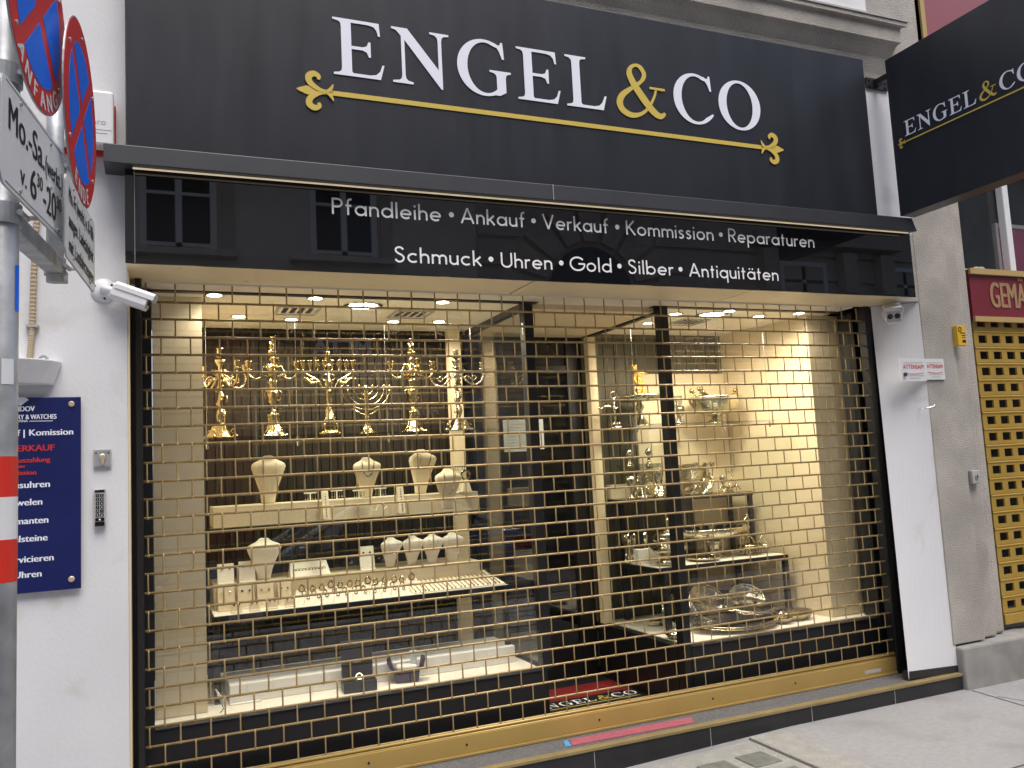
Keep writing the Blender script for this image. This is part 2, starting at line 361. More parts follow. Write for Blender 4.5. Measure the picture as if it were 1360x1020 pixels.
# ---- round stroke lettering for the fascia
SX = .62
def _ar(cx, cy, r, a0, a1, n=14): return arc(cx, cy, r, r, a0, a1, n)
def stroke_glyphs():
    r = SX/2-.05; c = SX/2; g = {}
    bowl = lambda x: _ar(x+c, c, r, 0, 360, 22)
    g['o'] = (SX, [bowl(0)]); g['a'] = (SX, [bowl(0), [(2*c-.05, SX), (2*c-.05, 0)]])
    g['ä'] = (SX, g['a'][1]+[[(c-.16, .80), (c-.07, .80)], [(c+.07, .80), (c+.16, .80)]])
    g['d'] = (SX, [bowl(0), [(2*c-.05, 1.02), (2*c-.05, 0)]]); g['b'] = (SX, [bowl(0), [(.05, 1.02), (.05, 0)]])
    g['p'] = (SX, [bowl(0), [(.05, SX), (.05, -.33)]]); g['q'] = (SX, [bowl(0), [(2*c-.05, SX), (2*c-.05, -.33)]])
    g['c'] = (SX*.86, [_ar(c, c, r, 48, 312, 18)]); g['e'] = (SX*.98, [_ar(c, c, r, 2, 315, 20), [(.08, c), (2*c-.03, c)]])
    g['l'] = (.12, [[(.06, 1.02), (.06, 0)]]); g['i'] = (.12, [[(.06, SX), (.06, 0)], [(.005, .84), (.115, .84)]])
    a = .20
    g['n'] = (.50, [[(.05, SX), (.05, 0)], [(.05, SX-.25)]+_ar(.25, SX-.25, a, 180, 0, 12)+[(.45, 0)]])
    g['h'] = (.50, [[(.05, 1.02), (.05, 0)], [(.05, SX-.25)]+_ar(.25, SX-.25, a, 180, 0, 12)+[(.45, 0)]])
    g['m'] = (.82, [[(.05, SX), (.05, 0)], [(.05, SX-.23)]+_ar(.23, SX-.23, .18, 180, 0, 12)+[(.41, 0)], [(.41, SX-.23)]+_ar(.59, SX-.23, .18, 180, 0, 12)+[(.77, 0)]])
    g['u'] = (.50, [[(.05, SX), (.05, .25)]+_ar(.25, .25, a, 180, 360, 12)+[(.45, SX)], [(.45, .3), (.45, 0)]])
    g['r'] = (.32, [[(.05, SX), (.05, 0)], [(.05, SX-.25)]+_ar(.25, SX-.25, a, 180, 70, 8)])
    g['f'] = (.36, [[(.15, 0), (.15, .80)]+_ar(.31, .82, .16, 180, 80, 8), [(.02, SX-.04), (.32, SX-.04)]])
    g['t'] = (.32, [[(.15, .88), (.15, 0)], [(.02, SX-.04), (.30, SX-.04)]])
    g['k'] = (.48, [[(.05, 1.02), (.05, 0)], [(.44, SX), (.08, .27)], [(.19, .36), (.46, 0)]])
    g['s'] = (.40, [catmull([(.34, .52), (.25, .575), (.13, .56), (.07, .47), (.12, .37), (.27, .29), (.34, .19), (.29, .08), (.17, .04), (.05, .10)], 4)])
    g['P'] = (.54, [[(.05, 1), (.05, 0)], [(.05, .95), (.27, .95)]+_ar(.27, .71, .24, 90, -90, 12)+[(.05, .47)]])
    g['R'] = (.58, g['P'][1]+[[(.26, .47), (.53, 0)]])
    g['A'] = (.78, [[(.04, 0), (.39, .99)], [(.39, .99), (.74, 0)], [(.17, .30), (.61, .30)]])
    g['V'] = (.74, [[(.04, 1), (.37, .01)], [(.37, .01), (.70, 1)]])
    g['K'] = (.62, [[(.05, 1), (.05, 0)], [(.54, 1), (.07, .45)], [(.20, .57), (.59, 0)]])
    g['S'] = (.54, [catmull([(.47, .82), (.38, .93), (.24, .96), (.10, .87), (.09, .70), (.20, .58), (.37, .48), (.48, .34), (.45, .15), (.31, .04), (.15, .06), (.05, .19)], 4)])
    g['U'] = (.68, [[(.05, 1), (.05, .33)]+_ar(.34, .33, .29, 180, 360, 14)+[(.63, 1)]])
    g['G'] = (.92, [_ar(.5, .5, .45, 40, 360, 26)+[(.55, .5)]])
    return g
SG = stroke_glyphs()
def stroke_word(mb, F, word, x0, x1, y, h, wt=.118):
    tr = .13; W = sum(SG[c][0] for c in word)+tr*(len(word)-1); k = (x1-x0)/W; x = x0
    for i, c in enumerate(word):
        adv, st = SG[c]
        for j, s_ in enumerate(st):
            mb.ribbon([Vector((x+p[0]*k, y+p[1]*h)) for p in s_], wt*h, F, .001+.0004*j, .0006)
        x += (adv+tr)*k
def dot(mb, F, x, y, r, t=.001, th=.0006, n=16):
    mb.prism([(x+r*math.cos(2*math.pi*i/n), y+r*math.sin(2*math.pi*i/n)) for i in range(n)], F, t, t+th)

# ================================================================== ground
def gz(x): return -.030*max(0, min(6, 3.3-x))
mb = MB(); xs = [-30, -12, -2.7, 0, 1, 2, 2.7, 3.3, 4.65, 8, 15, 40]; 
vs = []; 
for x in xs:
    for y in (-4.75, -3, -1.5, .6): vs.append((x, y, gz(x)))
mb.add(vs, [(i*4+j, (i+1)*4+j, (i+1)*4+j+1, i*4+j+1) for i in range(len(xs)-1) for j in range(3)])
tag(mb.build('pavement', m_pave), kind='structure')
mb = MB().box(-30, 40, -4.95, -4.752, -.5, -.012); tag(mb.build('kerb', m_kerb, bevel=.015), kind='structure')
mb = MB(); mb.add([(-60, -60, -.33), (80, -60, -.33), (80, -4.951, -.33), (-60, -4.951, -.33)], [(0, 1, 2, 3)])
tag(mb.build('road', m_road), kind='structure')
# pavement joints
mb = MB()
def joint(a, b, wd=.008):
    a = Vector(a); b = Vector(b); d = (b-a).normalized(); nn = Vector((-d.y, d.x))*wd/2
    P = [a+nn, b+nn, b-nn, a-nn]; mb.add([(p.x, p.y, gz(p.x)+.002) for p in P], [(0, 1, 2, 3)])
p1 = atz(1290, 917, 0); p2 = atz(1360, 938, 0)
joint((p1.x, -.28), (p1.x+(p2.x-p1.x)*4, p1.y+(p2.y-p1.y)*4-.05)); joint((3.35, -1.29), (6, -1.2)); joint((4.7, -.45), (4.95, -1.3), .005)
tag(mb.build('pavement_joints', m_tyre), kind='structure')
mb = MB()
pc = [atz(x, y, 0.0) for x, y in ((1010, 976), (1040, 973), (1140, 1024), (1062, 1026))]
t = thing('pavement_light', 'pale cement frame with dark glass squares set in the pavement in front of the step', 'pavement light', (2.7, -.6, 0))
a0 = atz(1008, 977, -.01); a1 = atz(1040, 974, -.01)
mb.hexa([(2.98, -.275, -.04), (3.22, -.275, -.04), (3.16, -1.25, -.04), (2.96, -1.25, -.04)], [(2.98, -.275, .006), (3.22, -.275, .006), (3.16, -1.25, .006), (2.96, -1.25, .006)]); mb.build('cement_edge', m_cement, t, bevel=.004)
mb = MB().hexa([(2.2, -.31, -.06), (2.955, -.31, -.06), (2.94, -1.25, -.06), (2.2, -1.25, -.06)], [(2.2, -.31, -.018), (2.955, -.31, -.001), (2.94, -1.25, -.001), (2.2, -1.25, -.018)]); mb.build('frame', m_cement, t)
for j in range(3):
    for i in range(3):
        x = 2.26+i*.235; y = -.475-j*.25; h = gz(x)*.55+.012
        MB().box(x, x+.17, y-.17, y, h-.02, h).build('glass_square', m_tileglass, t, bevel=.006)

# ================================================================== the shop's building
B = thing('shop_building', 'pale grey and white town house front carrying the black jeweller shopfront', 'building', (0, 0, 0))
WY = -.215
mb = MB().box(-9, -.0895, WY, .5, -.35, 16); mb.build('white_wall', m_white, B)
mb = MB().box(-.089, 4.28, -.2, .5, 2.94, 16); mb.build('upper_wall', m_rough, B)
mb = MB().box(4.45, 4.6615, -.212, .5, 2.478, 2.93).build('pillar_side', m_rough, B)
mb = MB().box(4.28, 4.66, -.214, .5, 2.931, 3.93); mb.build('white_strip', m_panel, B)
mb = MB().box(-.09, 4.66, -.19, .5, 2.55, 2.93).build('bressummer', m_black, B)
mb = MB().box(4.28, 4.985, -.20, .5, 3.93, 16); mb.build('upper_pier', m_rough, B)
# the splayed white panel beside the shutter, slightly out of plumb like the real one
TL = (4.436, -.02, 2.475); TR = at(1219, 394, -.21); BL = at(1207, 902.5, -.185); BR = at(1273.5, 894, -.206)
TR.z = 2.475
TLv = Vector(TL); ob_ = Vector((.035, .030, 0))
mb = MB(); ng = 10; gp = []
for j in range(ng+1):
    for i in range(ng+1):
        a_, b_ = i/ng, j/ng; L_ = BL.lerp(TLv, b_); R_2 = BR.lerp(TR, b_); gp.append(L_.lerp(R_2, a_))
gq = [p+ob_*(1-(k % (ng+1))/ng)+Vector((0, .1, 0))*((k % (ng+1))/ng) for k, p in enumerate(gp)]; nn_ = (ng+1)**2
fs = []
for j in range(ng):
    for i in range(ng):
        a_ = j*(ng+1)+i; fs += [(a_, a_+1, a_+ng+2, a_+ng+1), (nn_+a_, nn_+a_+ng+1, nn_+a_+ng+2, nn_+a_+1)]
for k in range(ng):
    for a_, b_ in ((k, k+1), (ng*(ng+1)+k, ng*(ng+1)+k+1), (k*(ng+1), (k+1)*(ng+1)), (k*(ng+1)+ng, (k+1)*(ng+1)+ng)): fs.append((a_, b_, nn_+b_, nn_+a_))
mb.add(gp+gq, fs).build('white_reveal', m_panel, B)
MB().box(4.47, 4.60, .06, .5, .0, 2.499).build('reveal_core', m_black, B)
MB().box(4.436, 4.4695, .02, .5, .0635, 2.4985).build('frame_return', m_black, B)
b0 = at(1208, 892, -.1865); b1 = at(1273.5, 883.5, -.2105)
mb = MB().hexa([BL+Vector((.003, -.004, 0)), BR+Vector((0, -.004, 0)), BR+Vector((0, .05, 0)), BL+Vector((.003, .05, 0))], [b0, b1, b1+Vector((0, .05, 0)), b0+Vector((0, .05, 0))]); mb.build('skirting', m_tile, B)
# pillar with vertical mouldings, from its plinth up behind the projecting sign
def pill(x0, x1, y, z0=.27, z1=16): return MB().box(x0, x1, y, .5, z0, z1)
px0 = 4.662; px1 = at(1285, 620, -.215).x; px2 = at(1304, 620, -.20).x; px3 = at(1317, 620, -.18).x
pill(px0, px1, -.2145, .27, 3.929).build('pillar', m_rough, B, bevel=.006)
pill(px1, px2, -.185, .27, 3.929).build('pillar_moulding', m_rough, B, bevel=.012)
pill(px2, px3, -.150, .27, 3.929).build('pillar_moulding', m_rough, B, bevel=.018)
mb = MB().hexa([(4.68, -.275, -.1), (5.4, -.275, -.1), (5.4, .5, -.1), (4.68, .5, -.1)], [(4.68, -.255, .255), (5.4, -.255, .262), (5.4, .5, .30), (4.68, .5, .285)]); mb.build('plinth', m_stone, B, bevel=.015)
mb = MB().box(5.4, 12, -.24, .5, -.1, .262); mb.build('plinth', m_stone, B, bevel=.01)
# window hood with its cove above the sign
def prof_x(prof, x0, x1, x1s=None):
    m = len(prof); b = [(x0, y, z) for y, z in prof]; t_ = [((x1s[i] if x1s else x1), y, z) for i, (y, z) in enumerate(prof)]
    return MB().hexa(b, t_)
hp_ = at(1205, 30, -.335); cz = hp_.z; hx = hp_.x
prof = [(-.1, cz-.42), (-.215, cz-.42), (-.225, cz-.33), (-.265, cz-.23), (-.335, cz-.16), (-.375, cz-.135), (-.38, cz-.035), (-.42, cz-.03), (-.42, cz-.004), (-.1, cz+.03)]
xe = [4.60, 4.60, 4.60, 4.61, 4.63, 4.655, 4.66, 4.70, 4.70, 4.70]
prof = [(y if y > -.205 else -.2+(y+.2)*.61, z) for y, z in prof]; xe = [x+hx-4.70 for x in xe]
prof_x(prof, .6, 4.5, xe).build('window_hood', m_rough, B)
MB().box(.58, hx+.01, -.342, -.1, cz+.0, cz+.012).build('hood_flashing', m_grey, B)
MB().box(.8, hx-.25, -.235, -.1, cz+.02, cz+1.8).build('window_surround', m_white, B)
# step
sp = MB().box(-.9, 4.674, -.237, .06, -.4, .093); sp.build('step', m_tile, B)
MB().box(-.9, 4.674, -.197, .055, .0932, .0970).build('step_tread', m_steptop, B)
MB().box(-.9, 4.674, .0605, 1.4, -.4, .067).build('doorway_floor', m_tile, B)
MB().box(-.9, 4.677, -.244, -.198, .083, .1010).build('step_nosing', m_brassedge, B, bevel=.003)
for x in (1.25, 2.05, 2.76, 3.46, 4.1): MB().box(x, x+.003, -.2382, -.2, -.2, .08).build('tile_joint', m_grey, B)
# soffit under the fascia with its seams and screws
sb = MB()
for x0, x1 in ((-.088, 1.813), (1.827, 3.204), (3.212, 4.462)): sb.box(x0, x1, -.323, .0, 2.4775, 2.53)
sb.build('soffit', m_soffit, B)
for i in range(15):
    MB().lathe([(.008, 0), (.008, .003)], 10, (.12+i*.305, -.27+.2*(i % 2), 2.4755)).build('soffit_screw', m_alu, B)
MB().box(-.2, 5.0, .0, 1.45, 2.50, 2.94).build('lintel', m_black, B)
MB().box(-.08, 4.45, -.318, -.001, 2.5305, 2.545).build('soffit_backing', m_black, B)
MB().box(-.0885, -.081, WY+.002, .0, .098, 2.474).build('reveal_edge', m_cream, B)

# ================================================================== large black sign
FYS = -.345
S = thing('shop_sign', 'wide black sign with white serif ENGEL & CO and gold arrow over the shop window', 'shop sign', (2.1, FYS, 3.0))
MB().box(-.082, 4.243, FYS+.015, -.2, 2.96, 4.03).build('panel', m_signblk, S, bevel=.003)
logo(S, FX(.647, FYS+.014, 3.348), 1.0)
p0 = at(137.3, 187, -.42); p1 = at(1216.7, 289.3, -.42); q0 = at(137.3, 213.7, -.44); q1 = at(1221.7, 306.7, -.44)
x0, x1 = -.172, 4.475
mb = MB(); mb.hexa([(x0, -.405, 2.888), (x1+.01, -.405, 2.888), (x1+.01, -.2, 2.90), (x0, -.2, 2.90)], [(x0, -.40, 2.972), (x1-.02, -.40, 2.972), (x1-.02, -.2, 3.0), (x0, -.2, 3.0)]); mb.build('ledge', m_ledge, S, bevel=.003)
MB().box(1.92, 1.923, -.4065, -.39, 2.889, 2.971).build('ledge_joint', m_grey, S)
MB().box(-.06, 4.45, -.372, -.358, 2.8830, 2.8868).build('glowing_trim', m_strip, S)  # pale ledge trim, made to glow so it shows in the shade

# ================================================================== gloss fascia with the trades
FYF = -.335
Fb = thing('fascia_board', 'glossy black glass board with two lines of white German trade words', 'fascia board', (2.1, FYF, 2.48))
MB().box(-.092, 4.50, FYF+.004, -.3235, 2.478, 2.899).build('panel', m_gloss, Fb)
MB().box(-.055, -.0535, FYF+.0032, FYF+.006, 2.48, 2.895).build('panel_joint', m_grey, Fb)
F = FX(0, FYF+.004, 0)
def fword(*a): T = MB(); stroke_word(T, F, *a); T.build('word', m_vinyl, Fb)
def fdot(*a): T = MB(); dot(T, F, *a); T.build('bullet', m_vinyl, Fb)
for w_, a, b in (('Pfandleihe', .792, 1.329), ('Ankauf', 1.434, 1.785), ('Verkauf', 1.885, 2.276), ('Kommission', 2.387, 2.961), ('Reparaturen', 3.066, 3.699)): fword(w_, a, b, 2.755, .079)
for w_, a, b in (('Schmuck', 1.085, 1.533), ('Uhren', 1.639, 1.927), ('Gold', 2.029, 2.280), ('Silber', 2.383, 2.673), ('Antiquitäten', 2.777, 3.404)): fword(w_, a, b, 2.5395, .077)
for x in (1.385, 1.834, 2.332, 3.014): fdot(x, 2.794, .0135)
for x in (1.585, 1.980, 2.330, 2.721): fdot(x, 2.578, .0135)

# ================================================================== projecting sign
PX = 4.40
P = thing('projecting_sign', 'black double sided box sign with small ENGEL & CO logo jutting out over the pavement', 'shop sign', (PX+.06, -.36, 2.99))
PY0, PY1 = -.36, -1.44
MB().box(PX, PX+.125, PY1, PY0, 2.992, 4.03).build('panel', m_signblk, P, bevel=.004)
FP = (Vector((PX, -.402, 3.446)), Vector((0, -1, 0)), Vector((0, 0, 1)), Vector((-1, 0, 0)))
logo(P, FP, .338)
mb = MB(); mb.box(4.37, 4.56, -.229, -.2145, 3.905, 3.975); mb.box(4.43, 4.47, -.359, -.2295, 3.92, 3.96)
for x in (4.395, 4.535):
    for z in (3.92, 3.96): mb.lathe([(.009, -.01), (.009, .006)], 8, M=Matrix.Translation((x, -.229, z)) @ Matrix.Rotation(math.pi/2, 4, 'X'))
mb.build('bracket', m_black, P)

# ================================================================== neighbouring shop at the right
NY = -.11
N = thing('neighbour_sign', 'burgundy board with gold borders and gold letters GEMÄ above the yellow shutter', 'shop sign', (6.5, NY, 2.2))
a = at(1287.5, 357, NY-.03); b_ = at(1294.5, 426, NY-.03)
nx0 = a.x; zt, zb = a.z, b_.z
MB().box(nx0, 8.6, NY-.02, .0, zb, zt).build('panel', m_nred, N)
MB().box(nx0-.004, 8.6, NY-.04, NY-.021, zt-.035, zt+.005).build('gold_border', m_goldtrim, N)
MB().box(nx0-.004, 8.6, NY-.04, NY-.021, zb-.005, zb+.032).build('gold_border', m_goldtrim, N)
T = MB(); g0 = at(1317, 408, NY-.02); g1 = at(1319, 373, NY-.02); ge = at(1351, 370, NY-.02)
text(T, 'GEMÄ', FX(g0.x, NY-.022, g0.z), g1.z-g0.z, (ge.x-g0.x)*1.22, bold=.006, t=.002); T.build('lettering', mat('tan_letters', (.33, .20, .10), .6), N)
# yellow perforated roller shutter
H = thing('yellow_roller_shutter', 'closed yellow roller shutter with rows of square holes beside the stone pillar', 'roller shutter', (6.5, 0, .28))
sx0 = nx0+.01; sy = NY-.0
zlo = at(1340, 829, sy).z; pitch = None
zA = at(1330, 452, sy).z; zB = at(1330, 806, sy).z; ns = 11; pitch = (zA-zB)/16
lat = MB(); holew, holeh = .082, .054; hp = .136
def slat(z0):
    m_ = MB(); z1 = z0+pitch
    hz0 = z0+pitch*.26; hz1 = hz0+holeh
    X0, X1 = sx0, 8.6
    m_.box(X0, X1, sy, sy+.014, z0+.004, hz0); m_.box(X0, X1, sy, sy+.014, hz1, z1-.010)
    m_.tube([(X0, sy+.002, z1-.006), (X1, sy+.002, z1-.006)], .0075, 8)
    x = X0
    k = 0
    while x < X1-.1:
        h0 = X0+.045+k*hp; m_.box(x, h0, sy+.0005, sy+.0135, hz0, hz1); x = h0+holew; k += 1
    m_.box(x, X1, sy+.0005, sy+.0135, hz0, hz1)
    return m_
zz = zlo+.07; k = 0; first = slat(0)
me0 = None
while zz < zb+.02:
    if me0 is None:
        o_ = first.build('slat', m_shut, H); me0 = o_
    else:
        o_ = me0.copy(); C.objects.link(o_)
    o_.location = Vector((0, 0, zz))-H.location; zz += pitch
MB().box(sx0, 8.6, sy-.008, sy+.02, zlo, zlo+.068).build('bottom_bar', m_shut, H, bevel=.004)
MB().box(sx0-.12, sx0+.012, sy+.015, .4, .262, zb).build('guide_rail', m_black, H)
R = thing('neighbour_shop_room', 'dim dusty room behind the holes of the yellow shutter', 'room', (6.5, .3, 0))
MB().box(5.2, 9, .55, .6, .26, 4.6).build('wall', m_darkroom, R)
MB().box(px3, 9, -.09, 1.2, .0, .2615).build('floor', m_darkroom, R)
# transom window over the sign
W_ = thing('neighbour_transom_window', 'upper window with pale upright post behind dusty glass above the burgundy board', 'window', (6.5, -.1, 2.6))
MB().box(px3, 8.6, -.06, -.053, zt+.006, 3.7).build('pane', m_glass, W_)
p0 = at(1331, 268, -.11); p1 = at(1345, 358, -.11)
mb = MB().hexa([(p1.x-.03, -.12, zt+.006), (p1.x+.03, -.12, zt+.006), (p1.x+.03, -.062, zt+.006), (p1.x-.03, -.062, zt+.006)], [(p1.x-.03, -.12, 3.7), (p1.x+.03, -.12, 3.7), (p1.x+.03, -.062, 3.7), (p1.x-.03, -.062, 3.7)]); mb.build('post', m_plast, W_, bevel=.006)
MB().box(px3, 8.6, -.10, -.04, 3.7, 3.76).build('frame', m_plast, W_)
q = at(1322, 298, .1)
Q = thing('framed_poster', 'magenta poster in a grey frame leaning behind the transom window', 'poster', (q.x, .1, zt))
MB().box(q.x+.02, q.x+1.6, .10, .12, zt+.0, q.z-.02).build('picture', m_poster, Q); 
mb = MB(); mb.box(q.x-.01, q.x+.0195, .095, .125, zt, q.z+.01); mb.box(q.x+.0195, q.x+1.6, .095, .125, q.z-.019, q.z+.01); mb.build('frame', m_grey, Q)
D = thing('dust_sheet', 'crumpled pale plastic sheet lying along the foot of the transom window', 'sheet', (5.6, -.02, zt))
mb = MB(); random.seed(3); 
for i in range(26):
    mb.ball((5.2+i*.06+random.uniform(-.02, .02), .02+random.uniform(-.03, .03), zt+.01+random.uniform(0, .03)), random.uniform(.025, .05), 6, 4, 1, .7, .7)
mb.build('fold', m_plast, D, smooth=False)
U = thing('mauve_wall_panel', 'mauve upper shop board with a thin gold edge above the projecting sign', 'panel', (6.5, -.2, 3.9))
ux = at(1214, 0, -.2).x
MB().box(ux, 9, -.20, .3, 3.76, 7).build('board', m_pinkp, U)
MB().box(ux+.035, ux+.075, -.216, -.2005, 3.76, 7).build('gold_edge', m_goldtrim, U)

# ================================================================== roller grille
G = thing('roller_grille', 'closed bronze coloured roller grille of tube rows and short links across the whole shopfront', 'roller grille', (2.17, 0, .1))
GX0, GX1, RP, Z0 = -.030, 4.372, .08296, .224
def grow(off):
    m_ = MB(); n_ = 60; m_.tube([(GX0, 0, 0), (GX1, 0, 0)], .0057, 8)
    x = -.015+off
    while x < GX1-.005:
        m_.tube([(x, -.0015, -.006), (x, -.0045, .010), (x, -.004, RP-.012), (x, -.0015, RP+.004)], .0040, 6, flat=.8)
        m_.lathe([(.0066, -.007), (.0069, 0), (.0066, .007)], 8, M=Matrix.Translation((x, 0, 0)) @ Matrix.Rotation(math.pi/2, 4, 'Y'))
        x += .1275
    return m_
rows = [grow(0), grow(.06375)]; ro = [None, None]; random.seed(11)
for k in range(27):
    par = k % 2; z = Z0+RP*k
    if ro[par] is None: o_ = ro[par] = rows[par].build('grille_row', m_brass, G, smooth=True)
    else: o_ = ro[par].copy(); C.objects.link(o_)
    o_.location = Vector((random.uniform(-.0012, .0012), random.uniform(-.0015, .0015), z+random.uniform(-.0012, .0012)))-G.location
    o_.rotation_euler = (0, random.uniform(-.0005, .0005), 0)
bb = MB(); bb.box(GX0, GX1, -.014, .014, .112, .199); bb.build('bottom_bar', m_bar, G, bevel=.003)
for z in (.2005, .2165): MB().tube([(GX0, -.004, z), (GX1, -.004, z)], .0078, 10).build('bar_ridge', m_bar, G, smooth=True)
MB().box(GX0, GX1, -.022, .012, .099, .1115).build('bar_foot', m_bar, G, bevel=.002)
for x in (.95, 1.45, 2.21, 2.95, 3.55): MB().lathe([(.006, 0), (.006, .002)], 10, M=Matrix.Translation((x, -.014, .155)) @ Matrix.Rotation(math.pi/2, 4, 'X')).build('screw', m_black, G)
MB().box(4.10, 4.235, -.0155, -.0142, .128, .150).build('maker_label', m_grey, G)
for x0, x1, nm in ((-.0595, -.034, 'guide_rail'), (4.374, 4.426, 'guide_rail')):
    MB().box(x0, x1, -.055 if x0 < 0 else -.022, .045, .067, 2.478).build(nm, m_black, G, bevel=.004)
MB().box(-.033, -.031, -.05, -.02, .067, 2.478).build('rail_lip', m_black, G)

# ================================================================== display windows and doorway
GYf = .15
def window(nm, lab, x0, x1, side_x, sgn):
    t = thing(nm, lab, 'shop window', ((x0+x1)/2, GYf, .067))
    MB().box(x0, x1, GYf, GYf+.006, .425, 2.462).build('pane', m_glass, t)
    mb = MB(); mb.box(x0-.10 if sgn > 0 else x0-.02, x1+.02 if sgn > 0 else x1+.14, GYf-.03, GYf+.03, .067, .424); mb.build('stall_riser', m_black, t, bevel=.004)
    MB().box(x0-.005, x1, GYf-.038, GYf+.02, .4245, .431).build('sill', m_ledge, t, bevel=.002)
    MB().box(x0-.1, x1+.1, GYf-.02, GYf+.03, 2.463, 2.5).build('head_frame', m_black, t)
    if sgn > 0: MB().box(x0-.12, x0, GYf-.05, GYf+.08, .067, 2.462).build('jamb', m_black, t)
    else: MB().box(x1, x1+.16, GYf-.05, GYf+.08, .067, 2.462).build('jamb', m_black, t)
    # glass return towards the door
    MB().box(side_x-.003, side_x+.003, GYf+.045, 1.12, .425, 2.43).build('side_pane', m_glass, t)
    MB().box(side_x-.028, side_x+.028, GYf-.03, GYf+.04, .067 if sgn < 0 else .425, 2.462).build('corner_post', m_black, t, bevel=.003)
    MB().box(side_x-.02, side_x+.02, GYf+.041, 1.13, 2.431, 2.468).build('side_head', m_black, t)
    MB().box(side_x-.03, side_x+.03, GYf+.041, 1.16, .067, .424).build('side_riser', m_black, t)
    return t
LW = window('shop_window', 'left display window full of candelabra and necklaces behind the bronze grille', .008, 1.955, 1.985, 1)
RW = window('shop_window', 'right display window full of silver tableware behind the bronze grille', 2.93, 4.385, 2.895, -1)
# door recess
Dr = thing('shop_door', 'dark recessed shop door with a glazed leaf between the two display windows', 'door', (2.44, 1.2, .067))
mb = MB(); mb.box(2.02, 2.10, 1.17, 1.23, .067, 2.44); mb.box(2.74, 2.86, 1.17, 1.23, .067, 2.44); mb.box(2.101, 2.739, 1.17, 1.23, 2.18, 2.24); mb.box(2.101, 2.739, 1.17, 1.23, .067, .30); mb.build('frame', m_black, Dr, bevel=.004)
MB().box(2.1005, 2.7395, 1.195, 1.201, .301, 2.179).build('glass', m_glass, Dr)
mb = MB(); mb.tube([(2.17, 1.168, 1.12), (2.17, 1.12, 1.12), (2.30, 1.12, 1.12)], .009, 8); mb.build('handle', m_chrome, Dr, smooth=True)
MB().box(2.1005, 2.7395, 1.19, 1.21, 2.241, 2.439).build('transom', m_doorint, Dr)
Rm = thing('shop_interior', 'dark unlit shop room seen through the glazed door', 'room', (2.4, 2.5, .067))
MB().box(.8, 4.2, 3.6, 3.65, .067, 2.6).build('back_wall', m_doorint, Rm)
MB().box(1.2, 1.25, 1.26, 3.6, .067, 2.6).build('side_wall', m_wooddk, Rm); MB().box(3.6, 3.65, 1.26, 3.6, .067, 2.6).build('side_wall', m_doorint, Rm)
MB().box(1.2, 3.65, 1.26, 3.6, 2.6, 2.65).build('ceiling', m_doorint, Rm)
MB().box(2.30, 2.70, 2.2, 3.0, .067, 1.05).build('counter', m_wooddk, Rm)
MB().box(-.1, 4.3, .0, 1.26, 2.4685, 2.499).build('display_ceiling', m_ceil, Rm)
MB().box(2.015, 2.865, .19, 1.165, 2.44, 2.4684).build('doorway_ceiling', m_cream, Rm)
def paper(lab, x0, x1, z0, z1, y=1.165, col=m_paper, nl=8):
    t = thing('notice', lab, 'notice', ((x0+x1)/2, y, z0)); MB().box(x0, x1, y-.001, y, z0, z1).build('sheet', col, t)
    T = MB()
    for i in range(nl):
        z = z1-.03-i*(z1-z0-.05)/nl; T.box(x0+.02, x1-.02-.03*((i*7) % 3), y-.0022, y-.0015, z-.004, z)
    T.build('print', m_grey, t)
paper('larger pale paper notice with printed lines stuck behind the door glass', 2.225, 2.40, 1.64, 1.86)
paper('narrow pale paper strip notice right of the larger notice on the door', 2.495, 2.53, 1.65, 1.86, nl=3)
dm = thing('door_mat', 'red door mat with black band and white ENGEL & CO lettering on the doorway floor', 'door mat', (2.5, .75, .068))
FM = (Vector((2.06, .30, .078)), Vector((1, 0, 0)), Vector((0, 1, 0)), Vector((0, 0, 1)))
MB().box(2.06, 2.84, .18, .98, .0675, .078).build('carpet', m_red, dm, bevel=.003)
MB().box(2.065, 2.835, .46, .70, .0783, .080).build('band', m_black, dm)
T = MB(); FM2 = (Vector((2.08, .545, .0805)), Vector((1, 0, 0)), Vector((0, 1, 0)), Vector((0, 0, 1)))
for ch, x0, x1 in (('E', .822, 1.072), ('N', 1.113, 1.412), ('G', 1.453, 1.749), ('E', 1.786, 2.036), ('L', 2.072, 2.318), ('C', 2.759, 3.030), ('O', 3.071, 3.374)):
    T = MB(); serif(T, ch, FM2, (x0-.75)*.28, .03, (x1-x0)*.28, .085, 0, .001); T.build('letter', m_vinyl, dm)
T = MB(); ampersand(T, FM2, (2.391-.75)*.28, .03, .085, .085, .0, .001); T.build('ampersand', m_goldpaint, dm)
T = MB(); T.prism([(.0, -.01), (.72, -.01), (.72, .0), (.0, .0)], FM2, 0, .001); T.build('line', m_goldpaint, dm)
pk = thing('rubber_mat', 'faded pink rubber strip mat lying on the step under the gold bar', 'mat', (2.4, -.05, .067))
mp_ = [atz(*p, .1) for p in ((760, 990.5), (922, 960), (919, 952.5), (755, 983))]
MB().hexa([(p.x, p.y, .0973) for p in mp_], [(p.x, p.y, .103) for p in mp_]).build('strip', m_pink, pk)
MB().hexa([(mp_[0].x-.035, mp_[0].y+.005, .0973), (mp_[0].x-.003, mp_[0].y, .0973), (mp_[3].x-.003, mp_[3].y, .0973), (mp_[3].x-.03, mp_[3].y, .0973)], [(mp_[0].x-.035, mp_[0].y+.005, .102), (mp_[0].x-.003, mp_[0].y, .102), (mp_[3].x-.003, mp_[3].y, .102), (mp_[3].x-.03, mp_[3].y, .102)]).build('blue_corner', mat('blue_edge', (.08, .30, .55), .5), pk)

